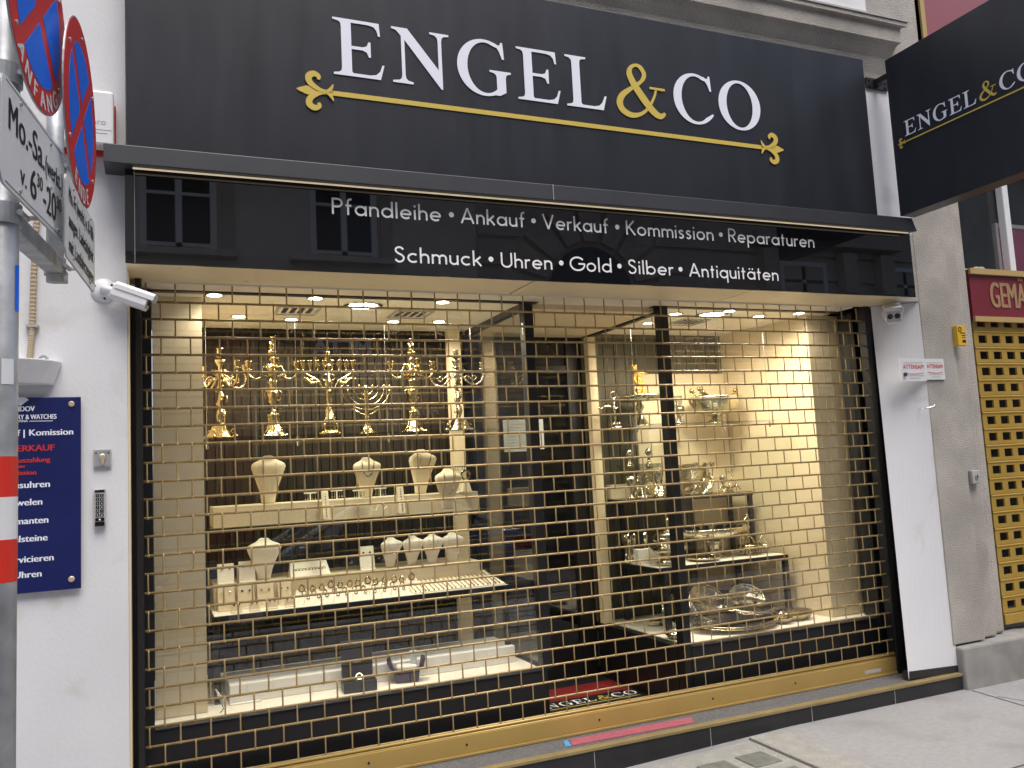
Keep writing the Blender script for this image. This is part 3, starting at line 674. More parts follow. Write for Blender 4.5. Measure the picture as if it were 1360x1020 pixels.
# ================================================================== display boxes (walls, floors)
DL = thing('display_case', 'left display recess with dark slatted back, cream pilasters and white floor', 'display case', (1, .7, .43))
MB().box(-.1, 1.955, GYf+.031, 1.19, .395, .4295).build('floor', m_floorw, DL)
def slats(x0, x1, y, z0, z1, p=.052):
    m_ = MB(); x = x0
    while x < x1-.005:
        e = min(x+p, x1); m_.box(x+.003, e-.003, y-.012, y+.0, z0, z1); x += p
    m_.box(x0, x1, y+.0005, y+.02, z0, z1); return m_
slats(.20, 1.96, 1.17, .43, 2.4684).build('back_wall', m_slat, DL)
MB().box(.012, .243, .285, .31, .432, 2.4684).build('front_pilaster', m_cream, DL)
MB().box(.190, .215, .311, 1.15, .43, 2.4684).build('side_wall', m_cream, DL)
MB().box(1.82, 1.905, 1.06, 1.12, .43, 2.4684).build('rear_pilaster', m_cream, DL)
MB().box(.255, .33, 1.135, 1.152, .52, .60).build('socket', m_plast, DL)
DR = thing('display_case', 'right display recess with bright cream side wall and white floor', 'display case', (3.5, .7, .43))
MB().box(2.925, 4.46, GYf+.031, 1.19, .395, .4295).build('floor', m_floorw, DR)
slats(2.86, 4.12, 1.17, .43, 2.4684, .09).build('back_wall', m_slat2, DR)
MB().box(3.27, 4.075, 1.13, 1.1555, 1.28, 2.17).build('back_panel', m_cream, DR)
MB().box(3.72, 4.075, 1.135, 1.1555, .43, 1.2795).build('back_panel', m_cream, DR)
MB().hexa([(4.162, .311, .43), (4.19, .311, .43), (4.11, 1.155, .43), (4.082, 1.155, .43)], [(4.162, .311, 2.4684), (4.19, .311, 2.4684), (4.11, 1.155, 2.4684), (4.082, 1.155, 2.4684)]).build('side_wall', m_cream, DR)
MB().box(4.160, 4.470, .285, .31, .432, 2.4684).build('front_pilaster', m_cream, DR)
MB().box(2.865, 2.925, 1.06, 1.12, .43, 2.43).build('rear_pilaster', m_cream, DR)

# ceiling spotlights (lit)
def spot(lab, x, y, r=.04, power=30, white=False, tilt=(0, 0), light=True, sz=math.radians(172)):
    t = thing('ceiling_spotlight', lab, 'spotlight', (x, y, 2.4684), group='spotlights in the display ceilings')
    MB().lathe([(r*1.3, -.004), (r*1.3, 0), (r, 0.0), (r, -.006)], 20, (x, y, 2.4682), caps=False).build('trim_ring', m_chrome, t)
    if r > .06:
        m_ = MB()
        for i in range(9):
            q = 2*math.pi*i/8; rr = 0 if i == 8 else r*.66
            m_.lathe([(r*.24, 0), (r*.24, .002)], 10, (x+rr*math.cos(q), y+rr*math.sin(q), 2.4625))
        m_.build('lamp', m_lampw, t)
    else: MB().lathe([(r*.9, 0), (r*.9, .003)], 16, (x, y, 2.4625)).build('lamp', m_lampw if white else m_lamp, t)
    if light:
        l = bpy.data.lights.new('lamp_light', 'SPOT'); l.energy = power; l.spot_size = sz; l.spot_blend = .7; l.shadow_soft_size = max(r*1.3, .06)
        l.color = (1, .84, .62) if not white else (1, .90, .74)
        o = bpy.data.objects.new('lamp_light', l); C.objects.link(o); o.parent = t; o.location = Vector((0, 0, -.02))
        o.rotation_euler = (tilt[0], tilt[1], 0)
    return t
KL = 1.0
spot('small round spotlight nearest the left pilaster in the left display ceiling', .467, .757, .036, 22*KL)
spot('small round spotlight behind the cluster lamp, second from the left', .768, .814, .036, 22*KL)
spot('large round cluster lamp of nine bright points in the left display ceiling', 1.09, .365, .085, 58*KL, True)
spot('small round spotlight in the left display ceiling above the urn candelabrum', 1.383, .817, .036, 22*KL)
spot('small round spotlight nearest the doorway glass in the left display ceiling', 1.669, .783, .036, 22*KL)
spot('small round spotlight beside the doorway post in the right display ceiling', 3.133, .345, .04, 26*KL)
spot('large round cluster lamp of nine bright points in the right display ceiling', 3.409, .336, .085, 55*KL, True)
spot('small round spotlight nearest the bright cream wall in the right display ceiling', 3.801, .34, .04, 18*KL)
for lab, x, pw_ in (('added fill spotlight close behind the glass nearest the left cream pilaster', .30, 4), ('added fill spotlight close behind the glass left of the cluster lamp', .80, 9), ('added fill spotlight close behind the glass nearest the doorway post', 1.50, 9), ('added fill spotlight close behind the glass in front of the silver shelves', 3.45, 7), ('added fill spotlight close behind the glass nearest the right cream pilaster', 4.02, 6)):
    spot(lab, x, .20, .036, pw_*KL, True, sz=math.radians(165))  # added lamps that brighten the pilasters and the display fronts
spot('small yellow spotlight above the gilt figure in the right display ceiling', 3.132, .671, .034, 7*KL)
for lab, x, y in (('square ceiling vent left of the cluster lamp in the left display', .764, .561), ('square ceiling vent right of the cluster lamp in the left display', 1.427, .589), ('square ceiling vent in the right display ceiling', 3.42, .62)):
    t = thing('ceiling_vent', lab, 'vent', (x, y, 2.468), group='vents in the display ceilings')
    mb = MB(); s_ = .11
    for sg in (-1, 1):
        mb.box(x-s_, x+s_, y+sg*s_-.008, y+sg*s_+.008, 2.462, 2.4683); mb.box(x+sg*s_-.008, x+sg*s_+.008, y-s_+.0085, y+s_-.0085, 2.462, 2.4683)
    mb.build('frame', m_grey, t)
    for i in range(4): MB().box(x-s_*.75+i*.045, x-s_*.75+.026+i*.045, y-.07, y+.07, 2.4655, 2.4683).build('slot', m_black, t)

# ================================================================== left display furniture
SZ = 1.765                                              # top of the hanging glass shelf
def shelf(lab, x0, x1, wires, y0=.42, y1=1.06):
    t = thing('glass_shelf', lab, 'shelf', ((x0+x1)/2, .75, SZ-.008)); MB().box(x0, x1, y0, y1, SZ-.008, SZ).build('pane', m_sglass, t)
    for x, y in wires:
        MB().tube([(x, y, 2.468), (x, y, SZ-.03)], .0018, 6).build('wire', m_chrome, t)
        MB().lathe([(.006, -.045), (.008, -.03), (.008, -.012), (.005, -.0085)], 10, (x, y, SZ)).build('wire_clamp', m_chrome, t)
shelf('clear glass shelf on thin wires carrying the row of candelabra', .26, 1.92, ((.785, .80), (1.32, .80), (1.88, .80), (.29, .80)))
shelf('clear glass shelf on thin wires carrying the footed bowls at right', 2.93, 4.03, ((2.955, .62), (3.97, 1.03), (3.97, .52)), .45)
bx = thing('display_riser', 'long low white box lying on the floor of the left display', 'riser', (1.1, .5, .431))
MB().box(.352, 1.90, .373, .69, .4305, .522).build('body', m_boxw, bx, bevel=.004)
MB().box(.352, .50, .345, .371, .4305, .436).build('foot_strip', m_boxw, bx)
tb = thing('display_table', 'black framed display table with white top standing in the left window', 'table', (1.1, .65, .431))
MB().box(.275, 1.90, .40, .97, .815, .8595).build('top_frame', m_black, tb, bevel=.003)
MB().box(.287, 1.888, .403, .96, .860, .8625).build('tabletop', m_floorw, tb)
for x in (.283, 1.865):
    for y in (.41, .935): MB().box(x, x+.03, y, y+.03, .4305, .8145).build('leg', m_black, tb, bevel=.002)
t = thing('jewellery_tier', 'beige raised tier on the back of the white table top', 'riser', (1.1, .8, .863)); MB().box(.30, 1.80, .61, .955, .863, .992).build('body', m_beige, t, bevel=.003)
us = thing('display_shelf', 'beige box shelf carrying busts above the white table', 'shelf', (1.07, .75, 1.28)); MB().box(.305, 1.825, .65, .95, 1.288, 1.40).build('body', m_beige, us, bevel=.003); MB().box(.27, 1.86, .61, .99, 1.279, 1.2875).build('base_glass', m_sglass, us)
for x in (.40, 1.72): MB().box(x, x+.02, .93, .95, .986, 1.2785).build('upright', m_black, us)

# ---- necklace busts
def bust_bm(h=.265, wmax=.098):
    m_ = MB(); S_ = [(0, .40, .0), (.04, .40, 0), (.25, .50, .01), (.5, .74, .02), (.68, .93, .03), (.77, 1.0, .035), (.83, .93, .035), (.87, .74, .03), (.91, .50, .026), (.95, .36, .022), (.985, .28, .02), (1.0, .18, .02)]
    n = 20; vs = []
    for z, wv, yo in S_:
        for k in range(n):
            q = 2*math.pi*k/n; cx = math.cos(q); sy_ = math.sin(q)
            vs.append((wmax*wv*math.copysign(abs(cx)**.8, cx), -yo*1.2+.03+wmax*.34*(wv*.75+.25)*math.copysign(abs(sy_)**.8, sy_), z*h))
    fs = [(i*n+k, i*n+(k+1) % n, (i+1)*n+(k+1) % n, (i+1)*n+k) for i in range(len(S_)-1) for k in range(n)]+[tuple(range(n))[::-1], tuple((len(S_)-1)*n+k for k in range(n))]
    return m_.add(vs, fs)
def bust(lab, x, y, z, h, wm, m_, rz=0, neck=None, grp=None):
    t = thing('necklace_bust', lab, 'bust', (x, y, z), grp, world=False); t.rotation_euler = (0, 0, rz)
    bust_bm(h, wm).build('body', m_, t, smooth=True)
    if neck:
        dr, rad, m2 = neck; P = []
        for i in range(25):
            q = math.pi*(i/24); xx = -wm*.42*math.cos(q); zz = h*(.88-dr*math.sin(q))
            P.append((xx, -.012-wm*.34*(.98-.6*(dr*math.sin(q))), zz))
        c = MB()
        for i, p in enumerate(P): c.ball((p[0], p[1]-.002, p[2]), rad*(1+.35*math.sin(i*1.3)), 6, 4)
        c.tube([(p[0], p[1]-.001, p[2]) for p in P], rad*.55, 5); c.build('necklace', m2, t)
    return t
gU = 'cream busts on the beige shelf'
bust('tall cream bust alone at the left end of the beige shelf', .605, .72, 1.401, .268, .094, m_bust, neck=(.62, .0016, m_silvs), grp=gU)
bust('cream bust with a dark bead chain in the middle of the beige shelf', 1.163, .72, 1.401, .235, .084, m_bust, neck=(.36, .003, m_lens), grp=gU)
bust('cream bust with a heavy gold chain turned behind the right hand bust', 1.525, .80, 1.401, .27, .095, m_bust, rz=.25, neck=(.30, .0045, m_goldth), grp=gU)
bust('smaller leaning cream bust with pearl strings in front at right of the beige shelf', 1.585, .50, 1.31, .235, .082, m_bust, neck=(.5, .0035, m_silvs), grp=gU)
gL = 'white busts on the jewellery tier'
bust('broad white bust without necklace on the left of the table tier', .565, .655, .993, .225, .092, m_bustw, grp=gL)
for lab, x, dr in (('first small white bust from the left in the row of four', 1.275, .42), ('second small white bust in the row of four', 1.405, .38), ('third small white bust in the row of four', 1.525, .34), ('right end small white bust of the row of four', 1.648, .46)):
    bust(lab, x, .655, .993, .172, .068, m_bustw, rz=random.uniform(-.15, .15), neck=(dr, .0014, m_silvs), grp=gL)
# ---- earring and ring stands
def card(lab, x, y, z, w_, h, m_=m_bustw, dots=m_lens, nd=2, grp=None, tilt=.25):
    t = thing('earring_stand', lab, 'stand', (x, y, z), grp, world=False); M_ = Matrix.Rotation(-tilt, 4, 'X')
    m__ = MB().box(-w_/2, w_/2, -.004, .004, 0, h, M_); m__.box(-w_/2, w_/2, -.035, .01, .0, .004); m__.build('plate', m_, t, bevel=.002)
    d = MB()
    for i in range(nd): d.ball(M_ @ Vector(((i-(nd-1)/2)*w_*.45, -.008, h*.72)), .006, 8, 5)
    if nd: d.build('earring', dots, t)
    return t
gE = 'earring stands on the table'
k = 0
for x, y, z, w_, h, dm_, lab in (
 (.365, .655, .993, .085, .105, m_goldth, 'tall cream earring plate at the far left of the table tier'),
 (.475, .655, .993, .085, .11, m_goldth, 'tall cream earring plate beside the broad white bust'),
 (.36, .575, .864, .085, .125, m_silvs, 'wide cream earring plate at the front left corner of the table'),
 (.46, .575, .864, .085, .125, m_lens, 'cream earring plate with two dark ring earrings'),
 (.56, .575, .864, .085, .12, m_goldth, 'cream earring plate with gold earrings below the broad white bust'),
 (.66, .575, .864, .07, .115, m_silvs, 'cream earring plate nearest the ring stands'),
 (1.135, .655, .993, .085, .135, m_lens, 'tall white plate with blue stones left of the four busts'),
 (.40, .47, .864, .055, .05, m_lens, 'low stand with two dark studs at the left front edge of the table'),
 (.49, .47, .864, .055, .05, m_goldth, 'second low stud stand along the table front edge'),
 (.58, .47, .864, .055, .05, m_goldth, 'third low stud stand along the table front edge'),
 (.67, .47, .864, .055, .05, m_silvs, 'fourth low stud stand along the table front edge')):
    card(lab, x, y, z, w_, h, m_bustw if z > .95 else m_bust, dm_, 2, gE)
t = thing('jewellery_block', 'white block of ring slots on the tier right of the broad white bust', 'stand', (.80, .68, .993), world=False)
MB().hexa([(-.10, -.05, 0), (.12, -.05, 0), (.12, .06, 0), (-.10, .06, 0)], [(-.09, .03, .075), (.11, .03, .075), (.11, .06, .075), (-.09, .06, .075)]).build('body', m_bustw, t, bevel=.003)
mb = MB()
for i in range(10): mb.torus((-.075+.018*i, -.018, .034), .008, .0018, 10, 5)
mb.build('ring_row', m_goldth, t)
def ringstand(x, y, z, s, lab, grp):
    t = thing('ring_stand', lab, 'ring stand', (x, y, z), grp, world=False)
    MB().hexa([(-.026*s, -.022*s, 0), (.026*s, -.022*s, 0), (.026*s, .022*s, 0), (-.026*s, .022*s, 0)], [(-.014*s, .002*s, .034*s), (.014*s, .002*s, .034*s), (.014*s, .012*s, .034*s), (-.014*s, .012*s, .034*s)]).build('body', m_bustw, t, bevel=.001)
    r_ = MB().torus((0, .0, .038*s), .0075*s, .0022*s, 12, 6); r_.ball((0, -.001, .047*s), .0055*s, 8, 5); r_.ball((.006*s, -.003, .043*s), .0035*s, 6, 4); r_.build('ring', m_goldth, t)
    return t
r0 = None; n = 0
ords = ['first', 'second', 'third', 'fourth', 'fifth', 'sixth', 'seventh', 'eighth', 'ninth', 'tenth', 'eleventh', 'twelfth', 'thirteenth', 'fourteenth', 'fifteenth', 'sixteenth', 'seventeenth', 'eighteenth', 'nineteenth', 'twentieth']
for row, (y, cnt, x0, dx, z, nm) in enumerate(((.445, 11, .76, .052, .863, 'front row'), (.50, 11, .745, .054, .863, 'middle row'), (.565, 13, .75, .051, .863, 'back row'))):
    for i in range(cnt):
        lab = f'cream ring stand with gold ring, {ords[i]} from left in the table {nm}'
        p = (x0+dx*i+random.uniform(-.006, .006), y+random.uniform(-.006, .006), z)
        sc = (1.0 if row == 0 else 1.35 if row == 1 else 1.9)*random.uniform(.9, 1.1)
        if r0 is None: r0 = ringstand(*p, 1.0, lab, 'ring stands on the table'); o_ = r0
        else: o_ = dup(r0, p, lab, random.uniform(-.2, .2), sc)
# ---- bracelets on a sloping tray
t = thing('bracelet_tray', 'sloping cream bracelet tray at the right end of the table', 'tray', (1.6, .55, .863), world=False)
MB().hexa([(-.27, -.13, 0), (.28, -.13, 0), (.25, .13, 0), (-.25, .13, 0)], [(-.27, -.13, .006), (.28, -.13, .006), (.25, .13, .06), (-.25, .13, .06)]).build('body', m_bustw, t)
br0 = None
for i in range(20):
    x = 1.345+.0265*i; lab = f'slim gold bracelet laid across the sloping tray, {ords[i]} from the left'
    if br0 is None:
        br0 = thing('bracelet', lab, 'bracelet', (x, .55, .863), 'bracelets on the sloping tray', world=False); br0['_n'] = 1
        m_ = MB()
        for k in range(16): m_.ball((0, -.118+.0155*k, .014+.0535*(k+.3)/16.5), .0052, 6, 4, 1, 1.3, .7)
        m_.build('chain', m_goldth, br0)
        MB().box(-.004, .004, -.128, -.118, .0085, .016).build('clasp', m_silvs, br0)
    else: dup(br0, (x, .55+random.uniform(-.004, .004), .863), lab, random.uniform(-.04, .04))
for lab, x, y, z, h in (('small T shaped earring hanger at the left on the beige shelf', .83, .70, 1.401, .05), ('small T shaped earring hanger right of the first watch strap stand', .98, .70, 1.401, .055), ('pair of earring hangers beside the middle bust', 1.09, .62, 1.401, .05), ('white earring hanger in front of the middle bust', 1.21, .60, 1.401, .055), ('tall pink stone earring hanger at the right end of the beige shelf', 1.72, .66, 1.401, .17)):
    t = thing('earring_hanger', lab, 'stand', (x, y, z), 'earring hangers on the beige shelf', world=False)
    MB().box(-.035, .035, -.003, .003, h-.008, h).box(-.003, .003, -.003, .003, 0, h-.0081).box(-.018, .018, -.014, .014, 0.0, .003).build('tee', m_bustw, t)
    d = MB()
    for sx_ in (-.028, -.014, .014, .028): d.tube([(sx_, -.004, h-.006), (sx_, -.005, h-.035)], .002, 5); d.ball((sx_, -.005, h-.038), .004, 6, 4)
    d.build('earring', m_silvs, t)
for lab, x, y, h in (('upright cream strap stand with dark stone bracelet left of the shelf middle', .895, .60, .155), ('upright cream strap stand between the middle and right busts', 1.335, .62, .16)):
    t = thing('bracelet_stand', lab, 'stand', (x, y, 1.30), 'strap stands on the beige shelf', world=False)
    MB().hexa([(-.019, -.03, .0), (.019, -.03, 0), (.019, .03, 0), (-.019, .03, 0)], [(-.019, .012, h), (.019, .012, h), (.019, .03, h), (-.019, .03, h)]).build('ramp', m_bust, t, bevel=.002)
    d = MB()
    for i in range(9): d.ball((0, -.026+.04*i/9, .02+h*.85*i/9), .0055, 7, 4)
    d.build('bracelet', m_silvs, t)
t = thing('ring_tree', 'small pale crown shaped ring holder below the middle bust', 'stand', (1.19, .58, 1.30), world=False)
m_ = MB(); m_.prism([(-.055, 0), (.055, 0), (.045, .05), (.02, .03), (0, .085), (-.02, .03), (-.045, .05)], FX(0, -.01, 0), 0, .02); m_.build('body', m_bust, t, bevel=.002)
t = thing('mantel_watch', 'small round gilt watch on a stand at the right end of the shelf', 'watch', (1.74, .62, 1.401), world=False)
MB().torus((0, 0, .10), .028, .006, 18, 6).build('case', m_goldth, t); MB().lathe([(.026, -.003), (.026, .003)], 18, M=Matrix.Translation((0, 0, .10)) @ Matrix.Rotation(math.pi/2, 4, 'X')).build('dial', m_crystal, t); MB().hexa([(-.03, -.02, 0), (.03, -.02, 0), (.03, .02, 0), (-.03, .02, 0)], [(-.012, -.005, .075), (.012, -.005, .075), (.012, .01, .075), (-.012, .01, .075)]).build('stand', m_bust, t)
# watch boxes on the floor
t = thing('watch_box', 'open black watch box with upright lid on the white floor', 'watch box', (.98, .27, .431), world=False); t.rotation_euler = (0, 0, -.08)
MB().box(-.085, .085, -.045, .07, 0, .055).build('base', m_boxblk, t, bevel=.003); MB().box(-.08, .08, .056, .085, .0555, .24).build('lid', m_boxblk, t, bevel=.004)
MB().box(-.07, .07, -.035, .055, .0553, .057).build('lining', m_black, t); MB().torus((0, .0, .068), .016, .004, 14, 6, Vector((1, 0, 0)), Vector((0, .6, .8))).build('watch', m_silvs, t); MB().box(-.02, .02, .0535, .0555, .13, .137).build('crest', m_grey, t)
t = thing('watch_box', 'open purple case with white cushion right of the black watch box', 'watch box', (1.245, .31, .431), world=False); t.rotation_euler = (0, 0, -.25)
MB().hexa([(-.06, -.04, 0), (.06, -.04, 0), (.06, .05, 0), (-.06, .05, 0)], [(-.068, -.045, .06), (.068, -.045, .06), (.068, .05, .06), (-.068, .05, .06)]).build('base', m_boxpur, t, bevel=.003)
MB().hexa([(-.09, -.03, .075), (-.066, -.04, .06), (-.066, .05, .06), (-.09, .05, .075)], [(-.105, -.03, .115), (-.085, -.04, .125), (-.085, .05, .125), (-.105, .05, .115)]).build('lid', m_boxpur, t)
MB().hexa([(.066, -.04, .06), (.09, -.03, .075), (.09, .05, .075), (.066, .05, .06)], [(.08, -.04, .12), (.10, -.03, .115), (.10, .05, .115), (.08, .05, .12)]).build('lid', m_boxpur, t)
MB().box(-.055, .055, -.035, .04, .0605, .085).build('cushion', m_boxw, t, bevel=.01); MB().box(.02, .055, .0, .03, .0855, .15).build('card', m_paper, t)
t = thing('acrylic_stand', 'small clear bent acrylic stand on the floor at the left', 'stand', (.315, .31, .431), world=False); MB().tube([(-.02, -.08, 0), (0, -.04, .01), (-.03, .03, .09), (.02, .06, .01)], .003, 6).build('wire', m_chrome, t)
# ================================================================== candelabra
def cup(m_, c, s=1.0):
    m_.lathe([(.004*s, -.012*s), (.020*s, -.004*s), (.022*s, 0), (.006*s, .003*s), (.009*s, .010*s), (.016*s, .020*s), (.013*s, .032*s), (.018*s, .038*s), (.018*s, .041*s), (.010*s, .041*s)], 14, c)
def arm_curve(a, R, z0, dz, droop, n=5):
    P = [(.01, z0), (R*.25, z0-droop*.2), (R*.55, z0-droop), (R*.85, z0-droop*.9), (R*1.02, z0-droop*.2), (R*.98, z0+dz)]
    return catmull([Vector((p[0]*math.cos(a), p[0]*math.sin(a), p[1])) for p in P], n)
def scroll(m_, a, R, z, s=.022, r=.0035):
    P = [Vector(((R+s*math.cos(q)*(1-q/9))*math.cos(a), (R+s*math.cos(q)*(1-q/9))*math.sin(a), z+s*math.sin(q)*(1-q/9))) for q in [i*.45 for i in range(13)]]
    m_.tube(P, r, 6)
def cand_figural(lab, x, y, rz, m_=None):
    t = thing('candelabrum', lab, 'candelabrum', (x, y, SZ+.001), 'candelabra on the glass shelf', world=False); t.rotation_euler = (0, 0, rz); m_ = m_ or m_gold
    b = MB(); b.lathe([(.080, 0), (.092, .006), (.084, .016), (.066, .030), (.052, .052), (.046, .068), (.034, .080), (.020, .086)], 32, lob=.09, lobn=4)
    for k in range(4):
        a = math.pi/4+k*math.pi/2; b.ball((.084*math.cos(a), .084*math.sin(a), .012), .017, 8, 6); scroll(b, a, .068, .040, .014, .004)
    b.build('base', m_, t, smooth=True)
    s_ = MB(); Z_ = [.08, .10, .125, .15, .165, .18, .20, .22, .24, .26, .28, .30, .32, .335]; R_ = [.014, .016, .013, .018, .012, .017, .018, .012, .017, .011, .016, .012, .019, .011]
    s_.tube([(.006*math.sin(i*1.7), .006*math.cos(i*1.3), z) for i, z in enumerate(Z_)], R_, 12)
    for i in range(9): s_.ball((.018*math.cos(i*2.2), .018*math.sin(i*2.2), .10+.024*i), .010, 7, 5)
    for k in range(2): s_.tube([(.012*(2*k-1), 0, .088), (.02*(2*k-1), -.012, .13), (.012*(2*k-1), -.004, .17)], [.008, .009, .006], 7)
    s_.tube([(.022, 0, .2), (.034, -.01, .215), (.028, -.01, .24)], .005, 6); s_.build('stem', m_, t, smooth=True)
    for k in range(4):
        a = k*math.pi/2+.3; A = MB(); c = arm_curve(a, .158, .345, .025, .055); A.tube(c, lerp_list([.008, .007, .0065, .005], len(c)), 7)
        scroll(A, a, .06, .325, .022, .0042); scroll(A, a, .105, .333, -.02, .0038); scroll(A, a, .035, .365, .02, .0035); e = c[-1]; cup(A, (e.x, e.y, e.z+.01), 1.0); A.build('arm', m_, t, smooth=True)
    c_ = MB(); c_.lathe([(.016, .33), (.026, .345), (.014, .36), (.010, .40), (.022, .42), (.03, .44), (.012, .445), (.010, .455)], 16); cup(c_, (0, 0, .462), 1.05); c_.build('centre_cup', m_, t, smooth=True)
    return t
def cand_urn(lab, x, y, rz, m_=None):
    t = thing('candelabrum', lab, 'candelabrum', (x, y, SZ+.001), 'candelabra on the glass shelf', world=False); t.rotation_euler = (0, 0, rz); m_ = m_ or m_gold
    b = MB(); b.lathe([(.082, 0), (.088, .005), (.080, .012), (.060, .024), (.044, .042), (.036, .066), (.030, .078), (.026, .082)], 32, lob=.10, lobn=8)
    for k in range(4):
        a = math.pi/4+k*math.pi/2; b.ball((.082*math.cos(a), .082*math.sin(a), .008), .012, 8, 5)
    b.build('base', m_, t, smooth=True)
    s_ = MB(); s_.lathe([(.024, .08), (.036, .088), (.034, .118), (.040, .124), (.030, .136), (.014, .148), (.010, .165), (.016, .180), (.026, .20), (.034, .235), (.036, .262), (.030, .272), (.018, .276), (.022, .29), (.026, .305), (.034, .312), (.034, .318), (.022, .325), (.020, .338)], 18)
    for sg in (-1, 1): s_.tube(catmull([Vector((.020*sg, 0, .20)), Vector((.042*sg, 0, .225)), Vector((.046*sg, 0, .255)), Vector((.032*sg, 0, .268))], 5), .003, 6)
    s_.build('stem', m_, t, smooth=True)
    for k in range(4):
        a = k*math.pi/2; A = MB(); P = [(.02, .345), (.05, .352), (.075, .338), (.10, .335), (.128, .355), (.132, .375)]
        c = catmull([Vector((p[0]*math.cos(a), p[0]*math.sin(a), p[1])) for p in P], 5); A.tube(c, .0052, 7)
        P = [(.02, .385), (.045, .405), (.06, .38), (.07, .345)]; A.tube(catmull([Vector((p[0]*math.cos(a), p[0]*math.sin(a), p[1])) for p in P], 5), .0042, 6)
        scroll(A, a, .06, .365, .016, .0035); e = c[-1]; cup(A, (e.x, e.y, e.z+.01), 1.2); A.build('arm', m_, t, smooth=True)
    f_ = MB(); f_.lathe([(.020, .338), (.030, .36), (.034, .385), (.026, .405), (.010, .415), (.008, .43), (.020, .44), (.016, .452), (.012, .465), (.024, .478), (.028, .49), (.012, .496), (.018, .51), (.014, .53), (.016, .545)], 16); f_.tube([(0, 0, .545), (.008, 0, .558), (-.004, 0, .572), (.024, 0, .58)], [.008, .007, .005, .002], 7); f_.build('finial', m_, t, smooth=True)
    return t
cand_figural('ornate gilt figural candelabrum at the left end of the glass shelf', .358, .70, .2)
cand_urn('tall gilt candelabrum with three arms, second on the glass shelf from left', .64, .70, 0)
cand_urn('tall gilt urn stemmed candelabrum between the small menorah and the right one', 1.455, .70, 0)
cand_figural('ornate paler figural candelabrum at the right end of the glass shelf', 1.742, .70, .9, m_silver)
# large menorah
t = thing('menorah', 'large gilt menorah with a row of goblet shaped cups on the glass shelf', 'menorah', (.953, .70, SZ+.001), world=False)
b = MB(); b.lathe([(.070, 0), (.078, .008), (.070, .024), (.052, .036), (.030, .040)], 28, lob=.08, lobn=12)
for k in range(4):
    a = math.pi/4+k*math.pi/2; b.tube(catmull([Vector((.052*math.cos(a), .052*math.sin(a), .036)), Vector((.046*math.cos(a), .046*math.sin(a), .07)), Vector((.02*math.cos(a), .02*math.sin(a), .085))], 4), .005, 6)
b.build('base', m_gold, t, smooth=True)
s_ = MB(); s_.lathe([(.034, .082), (.040, .090), (.032, .10), (.026, .15), (.018, .175), (.016, .24), (.020, .262), (.014, .275)], 16); s_.build('stem', m_gold, t, smooth=True)
A = MB()
for sg in (-1, 1):
    A.tube(catmull([Vector((.0, 0, .265)), Vector((.035*sg, 0, .28)), Vector((.06*sg, 0, .32)), Vector((.10*sg, 0, .345)), Vector((.145*sg, 0, .372))], 5), lerp_list([.006, .007, .009, .008, .004], 21), 7)
    A.tube(catmull([Vector((.0, 0, .30)), Vector((.035*sg, 0, .335)), Vector((.02*sg, 0, .36)), Vector((0, 0, .345))], 5), .004, 6)
    A.tube(catmull([Vector((.06*sg, 0, .315)), Vector((.10*sg, 0, .31)), Vector((.13*sg, 0, .335)), Vector((.16*sg, 0, .33))], 5), lerp_list([.009, .012, .010, .003], 16), 7)
    A.ball((.10*sg, 0, .327), .016, 8, 5)
A.lathe([(.014, .27), (.024, .295), (.022, .32), (.012, .345), (.010, .40)], 12); A.build('scroll_arms', m_gold, t, smooth=True)
A = MB(); A.box(-.165, .165, -.008, .008, .372, .378); A.build('cup_bar', m_goldth, t)
for i in range(8):
    x = -.145+.0414*i; c_ = MB(); c_.lathe([(.010, .379), (.004, .386), (.004, .392), (.014, .402), (.018, .418), (.015, .436), (.017, .440), (.010, .440)], 14, (x, 0, 0)); c_.build('cup', m_gold, t, smooth=True)
c_ = MB(); cup(c_, (0, 0, .41), 1.5); c_.ball((0, 0, .485), .014, 8, 5); c_.build('centre_cup', m_gold, t, smooth=True)
# small seven-armed menorah
t = thing('menorah', 'small bronze menorah with nested semicircular arms on a bell foot', 'menorah', (1.166, .68, SZ+.001), world=False)
MB().lathe([(.066, 0), (.068, .005), (.052, .014), (.034, .028), (.022, .048), (.014, .066), (.018, .072), (.011, .08)], 24).build('base', m_gold, t, smooth=True)
s_ = MB(); s_.lathe([(.011, .078), (.015, .09), (.012, .10), (.012, .27), (.015, .275), (.009, .28), (.012, .292)], 12); s_.tube([(-.085, 0, .155), (-.03, 0, .122), (0, 0, .115), (.03, 0, .122), (.085, 0, .155)], .0045, 6); s_.build('stem', m_goldth, t, smooth=True)
for i, R_ in enumerate((.04, .073, .108, .142)):
    a = MB().tube([Vector((R_*math.cos(q), 0, .272-min(R_*.95, .125)*math.sin(q)*1.0)) for q in [math.pi*k/22 for k in range(23)]], .0038, 7)
    for sg in (-1, 1): a.lathe([(.004, 0), (.009, .006), (.007, .014), (.009, .018), (.005, .018)], 10, (R_*sg, 0, .272))
    a.build('arm', m_goldth, t, smooth=True)

